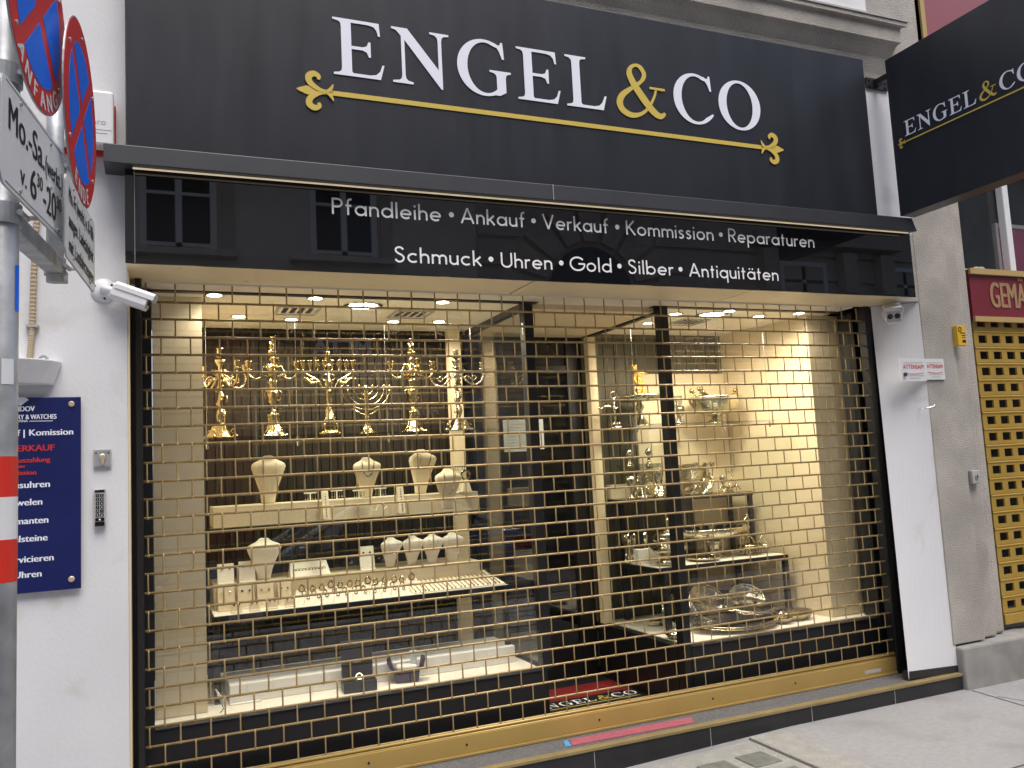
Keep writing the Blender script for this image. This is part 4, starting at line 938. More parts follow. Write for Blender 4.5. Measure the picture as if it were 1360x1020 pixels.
# ================================================================== right display: tables and silver
tb = thing('display_table', 'black framed low table with white top standing in the right window', 'table', (3.55, .9, .431))
MB().box(3.005, 4.066, .555, 1.12, .80, .8335).build('top_frame', m_black, tb, bevel=.003); MB().box(3.015, 4.056, .565, 1.11, .834, .8365).build('tabletop', m_floorw, tb)
for x in (3.05, 4.03):
    for y in (.558, 1.08): MB().box(x, x+.034, y, y+.034, .4305, .7995).build('leg', m_black, tb, bevel=.002)
tb = thing('display_stand', 'smaller black framed stand with mirrored top on the low table', 'stand', (3.55, .95, .837))
MB().box(2.96, 4.035, .84, 1.115, 1.243, 1.272).build('top_frame', m_black, tb, bevel=.003); MB().box(2.97, 4.025, .85, 1.105, 1.2725, 1.2745).build('top', m_silvs, tb)
for x in (3.06, 4.00):
    for y in (.845, 1.08): MB().box(x, x+.03, y, y+.03, .837, 1.2425).build('leg', m_black, tb, bevel=.002)
def sil(name, lab, cat, loc, parts, grp='silver pieces in the right window', rz=0):
    t = thing(name, lab, cat, loc, grp, world=False); t.rotation_euler = (0, 0, rz)
    for nm, mb_, m_ in parts: mb_.build(nm, m_, t, smooth=True)
    return t
def platter(r, sx=1, sy=1, lob=.05, n=12): return MB().lathe([(.02, .004), (r*.62, .004), (r*.68, .012), (r*.9, .022), (r, .026), (r*1.01, .022), (r*.7, 0), (.02, 0)], 48, sx=sx, sy=sy, lob=lob, lobn=n)
# shelf of footed bowls
b = MB(); b.lathe([(.085, 0), (.09, .006), (.075, .02), (.05, .035), (.03, .06), (.018, .09), (.014, .11), (.026, .13), (.034, .145), (.022, .16), (.018, .175)], 28, lob=.06, lobn=8)
pl = MB().lathe([(.015, .176), (.08, .18), (.14, .19), (.165, .205), (.168, .222), (.160, .224), (.13, .205), (.05, .196), (.01, .196)], 40, lob=.04, lobn=14)
fg = MB()
fg.tube([(0, 0, .20), (0, 0, .225), (.006, 0, .245)], [.030, .022, .016], 12)
fg.tube(catmull([Vector((-.004, 0, .245)), Vector((.014, -.004, .285)), Vector((.01, 0, .33)), Vector((-.002, 0, .37)), Vector((-.012, 0, .395))], 4), lerp_list([.017, .024, .027, .030, .016], 17), 12)
fg.tube(catmull([Vector((.012, -.01, .30)), Vector((.03, -.02, .265)), Vector((.018, -.012, .235))], 4), lerp_list([.018, .014, .010], 9), 8)
fg.ball((-.026, -.004, .418), .022, 12, 8); fg.tube(catmull([Vector((.012, 0, .378)), Vector((.036, -.004, .385)), Vector((.062, -.004, .382))], 4), lerp_list([.011, .009, .007], 9), 8); fg.ball((.068, -.004, .383), .010, 8, 6)
fg.tube(catmull([Vector((-.018, 0, .375)), Vector((-.034, -.012, .34)), Vector((-.02, -.02, .315))], 4), lerp_list([.011, .010, .007], 9), 8)
for i in range(8): fg.ball((-.026+.02*math.cos(i*.8), .004+.012*math.sin(i*.8), .432+.004*(i % 3)), .008, 6, 4)
for i in range(10): fg.ball((.02*math.cos(i*1.9), .02*math.sin(i*1.9)-.004, .25+.013*i), .012, 7, 5)
fg.tube(catmull([Vector((.02, .02, .36)), Vector((.05, .03, .34)), Vector((.045, .03, .29))], 4), lerp_list([.006, .012, .003], 9), 7)
sil('footed_bowl', 'silver footed bowl carrying a gilt cherub figure with an outstretched arm', 'footed bowl', (3.172, .92, SZ+.001), [('foot', b, m_silver), ('dish', pl, m_silver), ('gilt_figure', fg, m_gilt)])
b = MB(); b.lathe([(.07, 0), (.072, .012), (.05, .03), (.03, .04), (.028, .06)], 28, sx=1.25)
bw = MB().lathe([(.03, .06), (.10, .085), (.15, .13), (.175, .19), (.178, .205), (.168, .205), (.14, .14), (.06, .095), (.01, .09)], 40, sx=1.15, lob=.025, lobn=16)
hd = MB()
for sg in (-1, 1):
    hd.tube(catmull([Vector((.17*sg, 0, .12)), Vector((.215*sg, 0, .17)), Vector((.205*sg, 0, .225)), Vector((.17*sg, 0, .235)), Vector((.175*sg, 0, .20))], 5), .008, 7); hd.ball((.195*sg, 0, .25), .018, 8, 6)
hd.ball((-.10, 0, .24), .024, 8, 6); hd.ball((-.13, 0, .265), .016, 8, 6); hd.tube([(-.13, 0, .20), (-.10, 0, .24), (-.06, 0, .22)], .012, 7)
sil('footed_bowl', 'large oval silver bowl with winged handles near the cream wall', 'bowl', (3.80, .90, SZ+.001), [('foot', b, m_silver), ('bowl', bw, m_silver), ('handle', hd, m_gold)])
g = MB().lathe([(.034, 0), (.036, .004), (.008, .012), (.007, .07), (.012, .085), (.006, .10)], 20)
g2 = MB().lathe([(.006, .10), (.028, .115), (.038, .16), (.040, .215), (.037, .215), (.034, .16), (.005, .118)], 24)
sil('crystal_vase', 'tall cut crystal goblet on a silver stem beside the doorway post', 'goblet', (3.46, .88, SZ+.001), [('stem', g, m_silver), ('bowl', g2, m_crystal)])
g = MB().lathe([(.034, 0), (.036, .004), (.008, .012), (.007, .06), (.012, .07), (.03, .09), (.036, .12), (.034, .15), (.03, .15), (.008, .09)], 20, lob=.05)
sil('silver_beaker', 'small silver beaker with gilded lip behind the crystal goblet', 'beaker', (3.56, 1.0, SZ+.001), [('body', g, m_silver)])
cd_ = MB(); cd_.lathe([(.045, 0), (.048, .006), (.03, .02), (.02, .03)], 20, lob=.08, lobn=6)
for k in range(5):
    a = k*math.pi*2/5; cd_.ball((.03*math.cos(a), .03*math.sin(a), .03), .016, 7, 5)
cd_.tube([(0, 0, .02), (0, 0, .21)], .008, 8)
for sg in (-1, 1): cd_.tube(catmull([Vector((0, 0, .13)), Vector((.05*sg, 0, .16)), Vector((.11*sg, 0, .14)), Vector((.13*sg, 0, .15))], 5), .006, 6)
rg = MB().torus((0, 0, .235), .024, .004, 18, 6)
sil('ring_handled_stand', 'dark silver stand with curling arms and a ring handle at the doorway glass', 'stand', (2.985, .95, SZ+.001), [('body', cd_, m_silver), ('ring_handle', rg, m_silvs)])
# on the stand top (z 1.2745)
z = 1.2752
b = MB()
for k in range(4):
    a = k*math.pi/2+.5; b.tube(catmull([Vector((.075*math.cos(a), .075*math.sin(a), 0)), Vector((.06*math.cos(a), .06*math.sin(a), .05)), Vector((.03*math.cos(a), .03*math.sin(a), .09)), Vector((.05*math.cos(a), .05*math.sin(a), .15))], 5), .009, 7); b.ball((.05*math.cos(a), .05*math.sin(a), .12), .018, 8, 6)
b.lathe([(.085, 0), (.09, .012), (.05, .024), (.02, .03), (.018, .15), (.03, .165)], 24, lob=.06)
bw = MB().lathe([(.03, .165), (.10, .178), (.15, .205), (.165, .235), (.158, .236), (.13, .21), (.05, .19), (.01, .19)], 36)
t3 = MB()
for k in range(2):
    x = -.08+.16*k; t3.lathe([(.02, .20), (.028, .23), (.012, .25), (.01, .29), (.026, .31), (.02, .33), (.008, .345)], 14, (x, 0, 0)); 
sil('centrepiece', 'silver centrepiece with shallow crystal bowl on four figures left of the post', 'centrepiece', (3.165, .96, z), [('figure_foot', b, m_silver), ('bowl', bw, m_crystal), ('vase_pair', t3, m_silver)])
t = thing('parcel_box', 'plain pale cardboard box under the crystal bowl centrepiece', 'box', (3.06, 1.06, z), world=False); MB().box(-.10, .10, -.03, .04, 0, .10).build('body', m_beige, t, bevel=.003)
t = thing('parcel_box', 'plain pale cardboard box at the back of the mirrored stand top', 'box', (3.72, 1.05, z), world=False); MB().box(-.20, .20, -.03, .04, 0, .11).build('body', m_beige, t, bevel=.003)
b = MB(); b.lathe([(.05, 0), (.055, .006), (.02, .03), (.012, .06), (.014, .09), (.03, .11), (.05, .13)], 24, lob=.05)
bk = MB(); bk.lathe([(.075, .10), (.085, .105), (.085, .20), (.09, .205), (.082, .205), (.078, .11)], 30, sx=1.0)
for zz_ in (.12, .14, .16, .18): bk.torus((0, 0, zz_), .086, .004, 30, 5, Vector((1, 0, 0)), Vector((0, 1, 0)))
sil('silver_basket', 'round ribbed silver basket on a slim foot right of the doorway post', 'basket', (3.56, .92, z), [('foot', b, m_silver), ('basket', bk, m_silver)])
b = MB(); b.lathe([(.04, 0), (.045, .008), (.018, .02), (.014, .06), (.022, .08), (.03, .12), (.024, .15), (.012, .17), (.016, .19), (.006, .21)], 20)
for k in range(3):
    a = k*2.1; b.tube(catmull([Vector((.01*math.cos(a), .01*math.sin(a), .1)), Vector((.06*math.cos(a), .06*math.sin(a), .12)), Vector((.07*math.cos(a), .07*math.sin(a), .19))], 5), .005, 6)
    b.lathe([(.01, .18), (.022, .20), (.026, .22), (.02, .225), (.008, .19)], 12, (.07*math.cos(a), .07*math.sin(a), 0))
sil('silver_epergne', 'slender three armed silver table ornament behind the ribbed basket', 'table ornament', (3.72, .97, z), [('body', b, m_silver)])
b = MB(); b.lathe([(.03, 0), (.034, .012), (.012, .03), (.01, .07)], 18)
for k in range(6):
    a = k*math.pi/3; b.tube(catmull([Vector((.0, 0, .02)), Vector((.06*math.cos(a), .05*math.sin(a), .045)), Vector((.10*math.cos(a), .06*math.sin(a), .012))], 4), lerp_list([.006, .010, .004], 9), 6)
hr = MB().torus((0, 0, .11), .028, .005, 18, 6); hr.ball((0, 0, .145), .010, 7, 5); hr.ball((0, 0, .165), .006, 6, 4)
sil('silver_heart_ornament', 'dark silver ornament of leaves with a heart shaped ring at the right', 'ornament', (3.90, .93, z), [('leaf_foot', b, m_silver), ('heart_ring', hr, m_silver)])
for i, (x, lab) in enumerate(((3.36, 'short silver goblet left of the ribbed basket'), (3.64, 'short silver goblet right of the ribbed basket'))):
    g = MB().lathe([(.03, 0), (.032, .005), (.008, .02), (.01, .05), (.024, .07), (.028, .11), (.024, .112), (.006, .06)], 18, lob=.04)
    sil('silver_goblet', lab, 'goblet', (x, .88, z), [('body', g, m_silver)])
# on the low table (z .8367)
z = .8372
tu = MB(); tu.lathe([(.07, 0), (.095, .008), (.10, .025), (.07, .04), (.06, .055), (.085, .075), (.12, .10), (.125, .115), (.10, .13), (.085, .145), (.105, .165), (.11, .18), (.08, .20)], 36, lob=.04, lobn=16)
ld = MB(); ld.lathe([(.105, .19), (.112, .196), (.10, .21), (.07, .225), (.03, .24), (.012, .25), (.018, .262), (.012, .275), (.016, .29), (.004, .31)], 30, lob=.03, lobn=12)
sil('tureen', 'tall tiered silver tureen with pointed lid at the front of the low table', 'tureen', (3.165, .66, z), [('body', tu, m_silver), ('lid', ld, m_silver)])
for i in range(5):
    x = (3.02, 3.08, 3.14, 3.05, 3.11)[i]; y = (.95, .98, .93, 1.03, 1.05)[i]
    g = MB().lathe([(.03, 0), (.032, .005), (.006, .015), (.006, .11), (.024, .13), (.032, .17), (.03, .20), (.026, .20), (.005, .125)], 18)
    sil('silver_goblet', ('slim silver goblet at the left rear of the low table', 'second slim goblet in the left rear cluster', 'slim goblet nearest the tureen', 'slim goblet furthest back by the doorway glass', 'slim goblet standing behind the nearest ones')[i], 'goblet', (x, y, z), [('body', g, m_silver)])
t = thing('parcel_box', 'white folded card box lying left of the tureen on the low table', 'box', (3.09, .84, z), world=False); MB().box(-.075, .10, -.03, .03, 0, .10).build('body', m_boxw, t, bevel=.002)
b = MB(); b.lathe([(.06, 0), (.065, .01), (.045, .03), (.04, .07), (.055, .10), (.075, .115)], 28, lob=.04)
bw = MB().lathe([(.07, .115), (.17, .135), (.235, .165), (.25, .195), (.245, .205), (.20, .17), (.10, .15), (.01, .15)], 44, sx=1.12, sy=.7, lob=.035, lobn=22)
hd = MB()
for sg in (-1, 1): hd.tube(catmull([Vector((.25*sg, 0, .17)), Vector((.30*sg, 0, .20)), Vector((.305*sg, 0, .255)), Vector((.27*sg, 0, .235))], 5), lerp_list([.012, .010, .008, .005], 16), 7); hd.ball((.30*sg, 0, .27), .012, 7, 5)
sil('jardiniere', 'wide oval silver jardiniere with leafy handles in the middle of the low table', 'jardiniere', (3.63, .80, z), [('foot', b, m_silver), ('bowl', bw, m_silver), ('handle', hd, m_silver)])
t_ = MB(); t_.box(-.09, .09, -.002, .002, 0, .003); 
sil('silver_dish', 'shallow round silver dish standing in front of the jardiniere', 'dish', (3.45, .68, z), [('dish', platter(.11, lob=.03), m_silver)])
for lab, x, y, s_ in (('gold toned leaf shaped bonbon dish at the right of the low table', 3.86, .70, 1.0), ('dark silver shell dish at the right end of the low table', 4.0, .74, .85)):
    b = MB(); 
    for k in range(4):
        a = k*math.pi/2+.6; b.tube([(.05*math.cos(a)*s_, .04*math.sin(a)*s_, 0), (.04*math.cos(a)*s_, .03*math.sin(a)*s_, .03*s_)], .006*s_, 6)
    b.lathe([(.01, .03*s_), (.05*s_, .035*s_), (.078*s_, .06*s_), (.082*s_, .075*s_), (.075*s_, .075*s_), (.045*s_, .05*s_), (.01, .048*s_)], 26, lob=.10, lobn=7)
    b.tube(catmull([Vector((-.05*s_, 0, .07*s_)), Vector((0, 0, .135*s_)), Vector((.05*s_, 0, .07*s_))], 6), .006*s_, 7); b.ball((0, 0, .135*s_), .013*s_, 7, 5)
    sil('bonbon_dish', lab, 'dish', (x, y, z), [('body', b, m_gold if s_ == 1 else m_silver)])
# on the display floor (z .431)
z = .4312
def propped(lab, x, y, r, tilt, rz, sx=1, m_=m_silver, zz=0, lob=.05, n=12, grp='silver trays piled on the right display floor'):
    t = thing('silver_tray', lab, 'tray', (x, y, z+zz), grp, world=False); t.rotation_euler = (0, 0, rz)
    o_ = platter(r, sx, 1, lob, n).build('dish', m_, t, smooth=True); o_.rotation_euler = (tilt, 0, 0); o_.location = (0, 0, r*1.02*math.sin(abs(tilt)))
    c_ = MB().torus((0, 0, .03), r*.93, .006, 40, 6, Vector((sx, 0, 0)), Vector((0, 1, 0))).build('rim', m_, t, smooth=True); c_.rotation_euler = (tilt, 0, 0); c_.location = o_.location
    return t
propped('large oval gold toned tray lying at the front of the pile', 3.45, .40, .20, .12, -.05, 1.5, m_gold, lob=.03, n=20)
propped('scalloped silver tray leaning behind the oval gold toned tray', 3.40, .62, .15, .95, .25, 1.2)
propped('round silver plate leaning at the left back of the pile', 3.18, .68, .11, 1.1, .1, 1)
propped('silver tray lying on top of the oval gold toned one', 3.62, .46, .145, .25, .2, 1.35, m_silver, .055, .06, 10)
propped('small scalloped silver plate tipped against the top tray', 3.72, .62, .12, .8, -.3, 1.1, m_silver, .03)
propped('small round beaded dish at the foot of the doorway post', 2.99, .36, .07, .05, 0, 1.15, m_silver, 0, .03, 20)
b = MB(); b.lathe([(.05, 0), (.06, .008), (.03, .03), (.03, .06), (.06, .08)], 24); bw = MB().lathe([(.05, .08), (.13, .10), (.18, .135), (.20, .165), (.19, .17), (.14, .13), (.05, .105), (.01, .105)], 40, sx=1.25, sy=.7, lob=.06, lobn=12)
hd = MB(); hd.tube(catmull([Vector((-.2, 0, .15)), Vector((-.26, 0, .18)), Vector((-.28, 0, .12)), Vector((-.24, 0, .03)), Vector((-.22, 0, 0))], 5), .007, 7); hd.tube(catmull([Vector((.22, 0, .155)), Vector((.29, 0, .16)), Vector((.27, 0, .19))], 5), .006, 7)
sil('footed_bowl', 'boat shaped silver bowl with dark handle on top of the tray pile', 'bowl', (3.56, .72, z), [('foot', b, m_silver), ('bowl', bw, m_silver), ('handle', hd, m_silver)])
b = MB().lathe([(.03, 0), (.08, .006), (.095, .03), (.10, .055), (.094, .058), (.07, .03), (.02, .02)], 36, sx=1.35, lob=.05, lobn=18)
sil('silver_basket', 'low woven gilt basket on the floor beside the cream wall', 'basket', (3.93, .40, z), [('body', b, m_gold)])
b = MB().lathe([(.02, 0), (.045, .005), (.05, .035), (.048, .04), (.03, .015)], 20, lob=.04)
sil('salt_dish', 'small fluted silver salt dish near the back left of the floor', 'dish', (3.10, .80, z), [('body', b, m_silver)])
for i, (x, y) in enumerate(((3.78, .34), (3.84, .50))):
    b = MB().lathe([(.02, 0), (.05, .008), (.065, .03), (.07, .05), (.06, .05), (.02, .02)], 24, lob=.08, lobn=8)
    b.ball((0, 0, .05), .03, 10, 6); sil('sugar_bowl', ('gold toned fluted sugar bowl right of the oval tray', 'gold toned fluted sugar bowl near the rear leg')[i], 'bowl', (x, y, z), [('body', b, m_gold)])

z = .8372
def gob(k=1.0): return MB().lathe([(.03*k, 0), (.032*k, .005), (.007, .015), (.006, .07*k), (.024*k, .09*k), (.032*k, .12*k), (.031*k, .155*k), (.027*k, .155*k), (.005, .085*k)], 18, lob=.04)
for lab, x, y, k in (('silver wine cup standing behind the left end of the jardiniere', 3.36, .98, 1.1), ('silver wine cup at the back of the low table near the middle', 3.52, 1.02, 1.15), ('silver wine cup behind the right handle of the jardiniere', 3.82, .98, 1.1), ('short silver wine cup beside the shell dish', 3.93, .88, .8)):
    sil('silver_goblet', lab, 'goblet', (x, y, z), [('body', gob(k), m_silver)])
propped('fluted silver plate leaning at the back of the low table behind the tureen', 3.28, 1.02, .11, 1.15, .2, 1, m_silver, .4062, .05, 14)
propped('wide silver tray leaning behind the jardiniere on the low table', 3.62, 1.04, .13, 1.15, -.1, 1.5, m_silver, .4062, .03, 18)
z = 1.2752
for lab, x, y, k in (('tall silver cup at the left front of the mirrored stand top', 3.04, .89, 1.0), ('tall silver cup right of the crystal bowl centrepiece', 3.30, .95, 1.25), ('small silver cup at the right front of the mirrored stand top', 3.80, .87, .8)):
    sil('silver_goblet', lab, 'goblet', (x, y, z), [('body', gob(k), m_silver)])
z = .4312
for lab, x, y, r_ in (('stack of small silver saucers behind the oval gold toned tray', 3.30, .50, .075), ('stack of fluted silver saucers at the back of the floor pile', 3.62, .84, .085)):
    b = MB()
    for q in range(4): b.lathe([(.02, .002+.012*q), (r_*.6, .002+.012*q), (r_, .016+.012*q), (r_*.98, .019+.012*q), (r_*.6, .007+.012*q), (.02, .006+.012*q)], 32, lob=.05, lobn=16)
    sil('saucer_stack', lab, 'saucers', (x, y, z), [('saucers', b, m_silver)])
t = thing('mirror_card', 'white price card standing on the floor left of the tray pile', 'card', (3.14, .50, z), world=False); MB().hexa([(-.05, 0, 0), (.05, 0, 0), (.05, .03, 0), (-.05, .03, 0)], [(-.05, .025, .07), (.05, .025, .07), (.05, .03, .07), (-.05, .03, .07)]).build('card', m_boxw, t)

# ================================================================== things on the white wall at left
wy = WY-.001
A = at(125, 131, wy); Bx = at(152, 132, wy); Cz = at(152, 205, wy)
t = thing('alarm_box', 'white alarm box with a red backing plate beside the black sign', 'alarm box', (Bx.x, wy, Cz.z))
MB().box(Bx.x-.24, Bx.x+.006, wy-.022, wy, Cz.z-.02, A.z-.03).build('backing', m_bandred, t, bevel=.006)
MB().box(Bx.x-.235, Bx.x, wy-.10, wy-.0225, Cz.z, A.z).build('housing', m_plast, t, bevel=.012)
T = MB(); p = at(139, 164, wy-.1); text(T, 'pro', FX(p.x+.005, wy-.1, p.z-.006), .026, align='r', cond=1.1); T.box(p.x-.07, p.x+.03, wy-.1012, wy-.1004, p.z-.03, p.z-.0285); T.box(p.x-.07, p.x+.01, wy-.1012, wy-.1004, p.z-.045, p.z-.0435); T.build('print', m_grey, t)
# blue plaque
c1 = at(107.5, 527, wy-.02); c2 = at(107.5, 781, wy-.02); pw = .46
t = thing('wall_plaque', 'shiny dark blue plaque with white and red trade lettering on the white wall', 'plaque', (c1.x-pw/2, wy, c2.z))
MB().box(c1.x-pw, c1.x, wy-.022, wy-.015, c2.z, c1.z).build('panel', m_plaque, t, bevel=.001)
for px_, pz_ in ((c1.x-.035, c1.z-.03), (c1.x-.035, c2.z+.04), (c1.x-pw+.035, c1.z-.03), (c1.x-pw+.035, c2.z+.04)):
    MB().lathe([(.012, 0), (.012, .006), (.009, .009)], 14, M=Matrix.Translation((px_, wy-.022, pz_)) @ Matrix.Rotation(math.pi/2, 4, 'X')).build('stud', m_alu, t, smooth=False)
    MB().lathe([(.007, 0), (.007, .015)], 8, M=Matrix.Translation((px_, wy, pz_)) @ Matrix.Rotation(math.pi/2, 4, 'X')).build('spacer', m_steel, t)
Wt, Rd = MB(), MB()
def pl_line(mb_, s_, xr, yb, hpx, bold=.0012, cond=1.06):
    p = at(xr, yb, wy-.022); q_ = at(xr, yb-hpx, wy-.022); text(mb_, s_, FX(p.x, wy-.022, p.z), q_.z-p.z, align='r', bold=bold, t=.001, cond=cond)
pl_line(Wt, 'DAVIDOV', 46, 546, 7, cond=.82); pl_line(Wt, 'JEWELRY & WATCHES', 75, 556, 6.5, .0008, .72); pl_line(Wt, 'VIENNA', 37, 560.5, 3, .0004)
Wt.add([tuple(at(39, 559, wy-.0232)), tuple(at(70, 558.5, wy-.0232)), tuple(at(70, 559.3, wy-.0232)), tuple(at(39, 559.8, wy-.0232))], [(0, 1, 2, 3)])
pl_line(Wt, 'Ankauf | Komission', 97, 577, 8.5)
for s_, x, y, h in (('Luxusuhren', 66, 646.5, 9), ('Juwelen', 56, 670, 9), ('Diamanten', 64, 694, 9), ('Edelsteine', 63, 717.5, 9), ('Servicieren', 71, 744, 9), ('von Uhren', 55, 765.5, 9)): pl_line(Wt, s_, x, y, h)
for s_, x, y, h in (('VERKAUF', 72.5, 598, 8.5), ('Auszahlung', 66.5, 613, 6.5), ('oder', 34, 621, 4), ('Kommission', 48, 630, 6.5)): pl_line(Rd, s_, x, y, h)
dz = at(27, 533, wy-.0235); 
Wt.add([(dz.x+a*.03, wy-.0235, dz.z+b*.024) for a, b in ((-1, .25), (-.55, .7), (.55, .7), (1, .25), (0, -.8))], [(0, 1, 2, 3, 4)])
Wt.build('white_lettering', m_letter, t); Rd.build('red_lettering', m_plred, t)
# conduit and ledge box
t = thing('cable_conduit', 'tan corrugated conduit running down the white wall', 'conduit', (-.62, wy, 1.9))
pts = [at(52, 250, wy-.012), at(46, 340, wy-.012), at(42.5, 440, wy-.012), at(38, 486, wy-.012)]
c_ = catmull(pts, 40); MB().tube(c_, [.0105+.0022*(i % 2) for i in range(len(c_))], 8).build('tube', m_conduit, t, smooth=False)
cp = at(41, 433, wy-.01); MB().box(cp.x-.018, cp.x+.03, wy-.026, wy, cp.z-.005, cp.z+.005).build('clip', m_grey, t)
e1 = at(83, 481, wy); e2 = at(83, 512, wy)
t = thing('wall_bracket_box', 'pale grey shelf shaped box with rounded underside above the blue plaque', 'wall box', (e1.x-.2, wy, e2.z))
zt_, zb_ = e1.z, e2.z
mb = MB()
n = 12; b_ = [(e1.x-.22+.19*math.cos(math.pi*i/n+math.pi), wy-.001-.10*math.sin(math.pi*i/n), zb_) for i in range(n+1)]; t_ = [(e1.x-.22+.22*math.cos(math.pi*i/n+math.pi), wy-.001-.15*math.sin(math.pi*i/n), zt_) for i in range(n+1)]
mb.hexa(b_, t_); mb.build('housing', m_plast, t, bevel=.006)
ep = at(58, 478, wy-.03); MB().torus((ep.x, wy-.04, ep.z), .014, .006, 14, 6).build('eyelet', m_steel, t)
# key switch and keypad
k1, k2 = at(124, 597, wy-.01), at(148, 620, wy-.01)
t = thing('key_switch', 'square grey key switch above the keypad on the white wall', 'key switch', ((k1.x+k2.x)/2, wy, k2.z))
MB().box(k1.x, k2.x, wy-.012, wy, k2.z, k1.z).build('plate', m_grey, t, bevel=.002); MB().box(k1.x+.006, k2.x-.006, wy-.0135, wy-.0122, k2.z+.006, k1.z-.006).build('face', m_steel, t)
kx, kz = (k1.x+k2.x)/2, (k1.z+k2.z)/2
m_ = MB().lathe([(.013, 0), (.013, .006), (.008, .008)], 14, M=Matrix.Translation((kx, wy-.0136, kz+.006)) @ Matrix.Rotation(math.pi/2, 4, 'X')); m_.hexa([(kx-.012, wy-.02, kz+.01), (kx+.012, wy-.02, kz+.01), (kx+.012, wy-.014, kz+.01), (kx-.012, wy-.014, kz+.01)], [(kx-.003, wy-.02, kz-.028), (kx+.003, wy-.02, kz-.028), (kx+.003, wy-.014, kz-.028), (kx-.003, wy-.014, kz-.028)][:4]); m_.build('lock', m_alu, t)
for s_ in (-1, 1): MB().lathe([(.003, 0), (.003, .002)], 8, M=Matrix.Translation((kx+s_*.024, wy-.0136, kz+.022)) @ Matrix.Rotation(math.pi/2, 4, 'X')).build('screw', m_black, t)
k1, k2 = at(124.5, 650, wy-.02), at(140.5, 699, wy-.02)
t = thing('entry_keypad', 'slim grey entry keypad with black buttons on the white wall', 'keypad', ((k1.x+k2.x)/2, wy, k2.z))
MB().box(k1.x, k2.x, wy-.022, wy, k2.z, k1.z).build('housing', m_grey, t, bevel=.004)
W0, H0 = k2.x-k1.x, k1.z-k2.z
MB().box(k1.x+.10*W0, k2.x-.10*W0, wy-.0235, wy-.0222, k1.z-.085*H0, k1.z-.02*H0).build('status_panel', m_lens, t)
MB().box(k1.x+.10*W0, k2.x-.10*W0, wy-.0235, wy-.0222, k2.z+.02*H0, k2.z+.13*H0).build('logo_panel', m_lens, t)
MB().box(k1.x+.12*W0, k2.x-.12*W0, wy-.0235, wy-.0222, k2.z+.15*H0, k2.z+.235*H0).build('bell_button', m_lens, t)
MB().lathe([(.004, 0), (.004, .002)], 8, M=Matrix.Translation(((k1.x+k2.x)/2, wy-.0236, k2.z+.19*H0)) @ Matrix.Rotation(math.pi/2, 4, 'X')).build('bell_mark', m_vinyl, t)
for r_ in range(6):
    for c in range(2):
        x = k1.x+W0*(.16+.37*c); zz_ = k1.z-H0*(.13+.105*r_); MB().box(x, x+.30*W0, wy-.025, wy-.0222, zz_-.075*H0, zz_).build('button', m_lens, t, bevel=.0015)
        T = MB(); text(T, '123456789*0#'[r_*2+c], FX(x+.15*W0, wy-.025, zz_-.06*H0), .045*H0, align='c', t=.0006); T.build('digit', m_vinyl, t)
# cameras
def camera_body(t, base, face_n, d, L, w_, h_, m_=m_plast):
    """bullet camera: wall plate, arm, housing along d, sun hood, lens"""
    M_ = face_n.to_track_quat('Z', 'Y').to_matrix().to_4x4(); M_.translation = base
    MB().lathe([(.052, 0), (.052, .006), (.042, .014), (.026, .020), (.012, .024)], 28, M=M_).build('wall_plate', m_, t, smooth=True)
    for k in range(3):
        q = k*2.1+.6; MB().lathe([(.005, .012), (.005, .0175)], 8, M=M_ @ Matrix.Translation((.038*math.cos(q), .038*math.sin(q), 0))).build('screw', m_black, t)
    d = d.normalized(); s_ = d.cross(Vector((0, 0, 1))).normalized(); up = s_.cross(d)
    hub = base+face_n*.055; st = hub+d*.0
    MB().tube([base+face_n*.02, hub, hub+d*.05], [.016, .017, .016], 12).build('arm', m_, t, smooth=True)
    R = Matrix((( s_.x, d.x, up.x, 0), (s_.y, d.y, up.y, 0), (s_.z, d.z, up.z, 0), (0, 0, 0, 1))); R.translation = st+d*.04
    P = [(-w_/2, -h_*.25), (-w_*.36, -h_/2), (w_*.36, -h_/2), (w_/2, -h_*.25), (w_/2, h_*.38), (w_*.42, h_/2), (-w_*.42, h_/2), (-w_/2, h_*.38)]
    MB().hexa([R @ Vector((x, 0, z_)) for x, z_ in P], [R @ Vector((x, L, z_)) for x, z_ in P]).build('housing', m_, t, bevel=.003)
    Hd = [(-w_*.56, h_*.18), (-w_*.56, h_*.45), (-w_*.46, h_*.62), (w_*.46, h_*.62), (w_*.56, h_*.45), (w_*.56, h_*.18), (w_*.52, h_*.18), (w_*.52, h_*.44), (w_*.43, h_*.57), (-w_*.43, h_*.57), (-w_*.52, h_*.44), (-w_*.52, h_*.18)]
    MB().hexa([R @ Vector((x, .01, z_)) for x, z_ in Hd], [R @ Vector((x, L+.022, z_)) for x, z_ in Hd]).build('sun_hood', m_, t)
    MB().box(-w_*.40, w_*.40, L+.0005, L+.003, -h_*.36, h_*.36, R).build('face', m_grey, t)
    for sg in (-1, 1): MB().lathe([(h_*.17, 0), (h_*.17, .004), (h_*.13, .005)], 16, M=R @ Matrix.Translation((sg*w_*.2, L+.003, h_*.02)) @ Matrix.Rotation(-math.pi/2, 4, 'X')).build('lens', m_lens, t)
cb = at(138, 386, WY)
t = thing('security_camera', 'white bullet security camera on the left wall aimed down across the shutter', 'security camera', tuple(cb))
camera_body(t, cb, Vector((0, -1, 0)), Vector((.93, -.16, -.36)), .150, .066, .070)
T1 = Vector((1, 0, 0)); rb = at(1180, 416, -.09)
t = thing('security_camera', 'white twin lens security camera on the panel at the right of the shutter', 'security camera', tuple(rb))
camera_body(t, rb+Vector((0, -.0, .0)), Vector((-.5, -.86, 0)).normalized(), Vector((-.66, -.68, -.30)), .16, .105, .098)
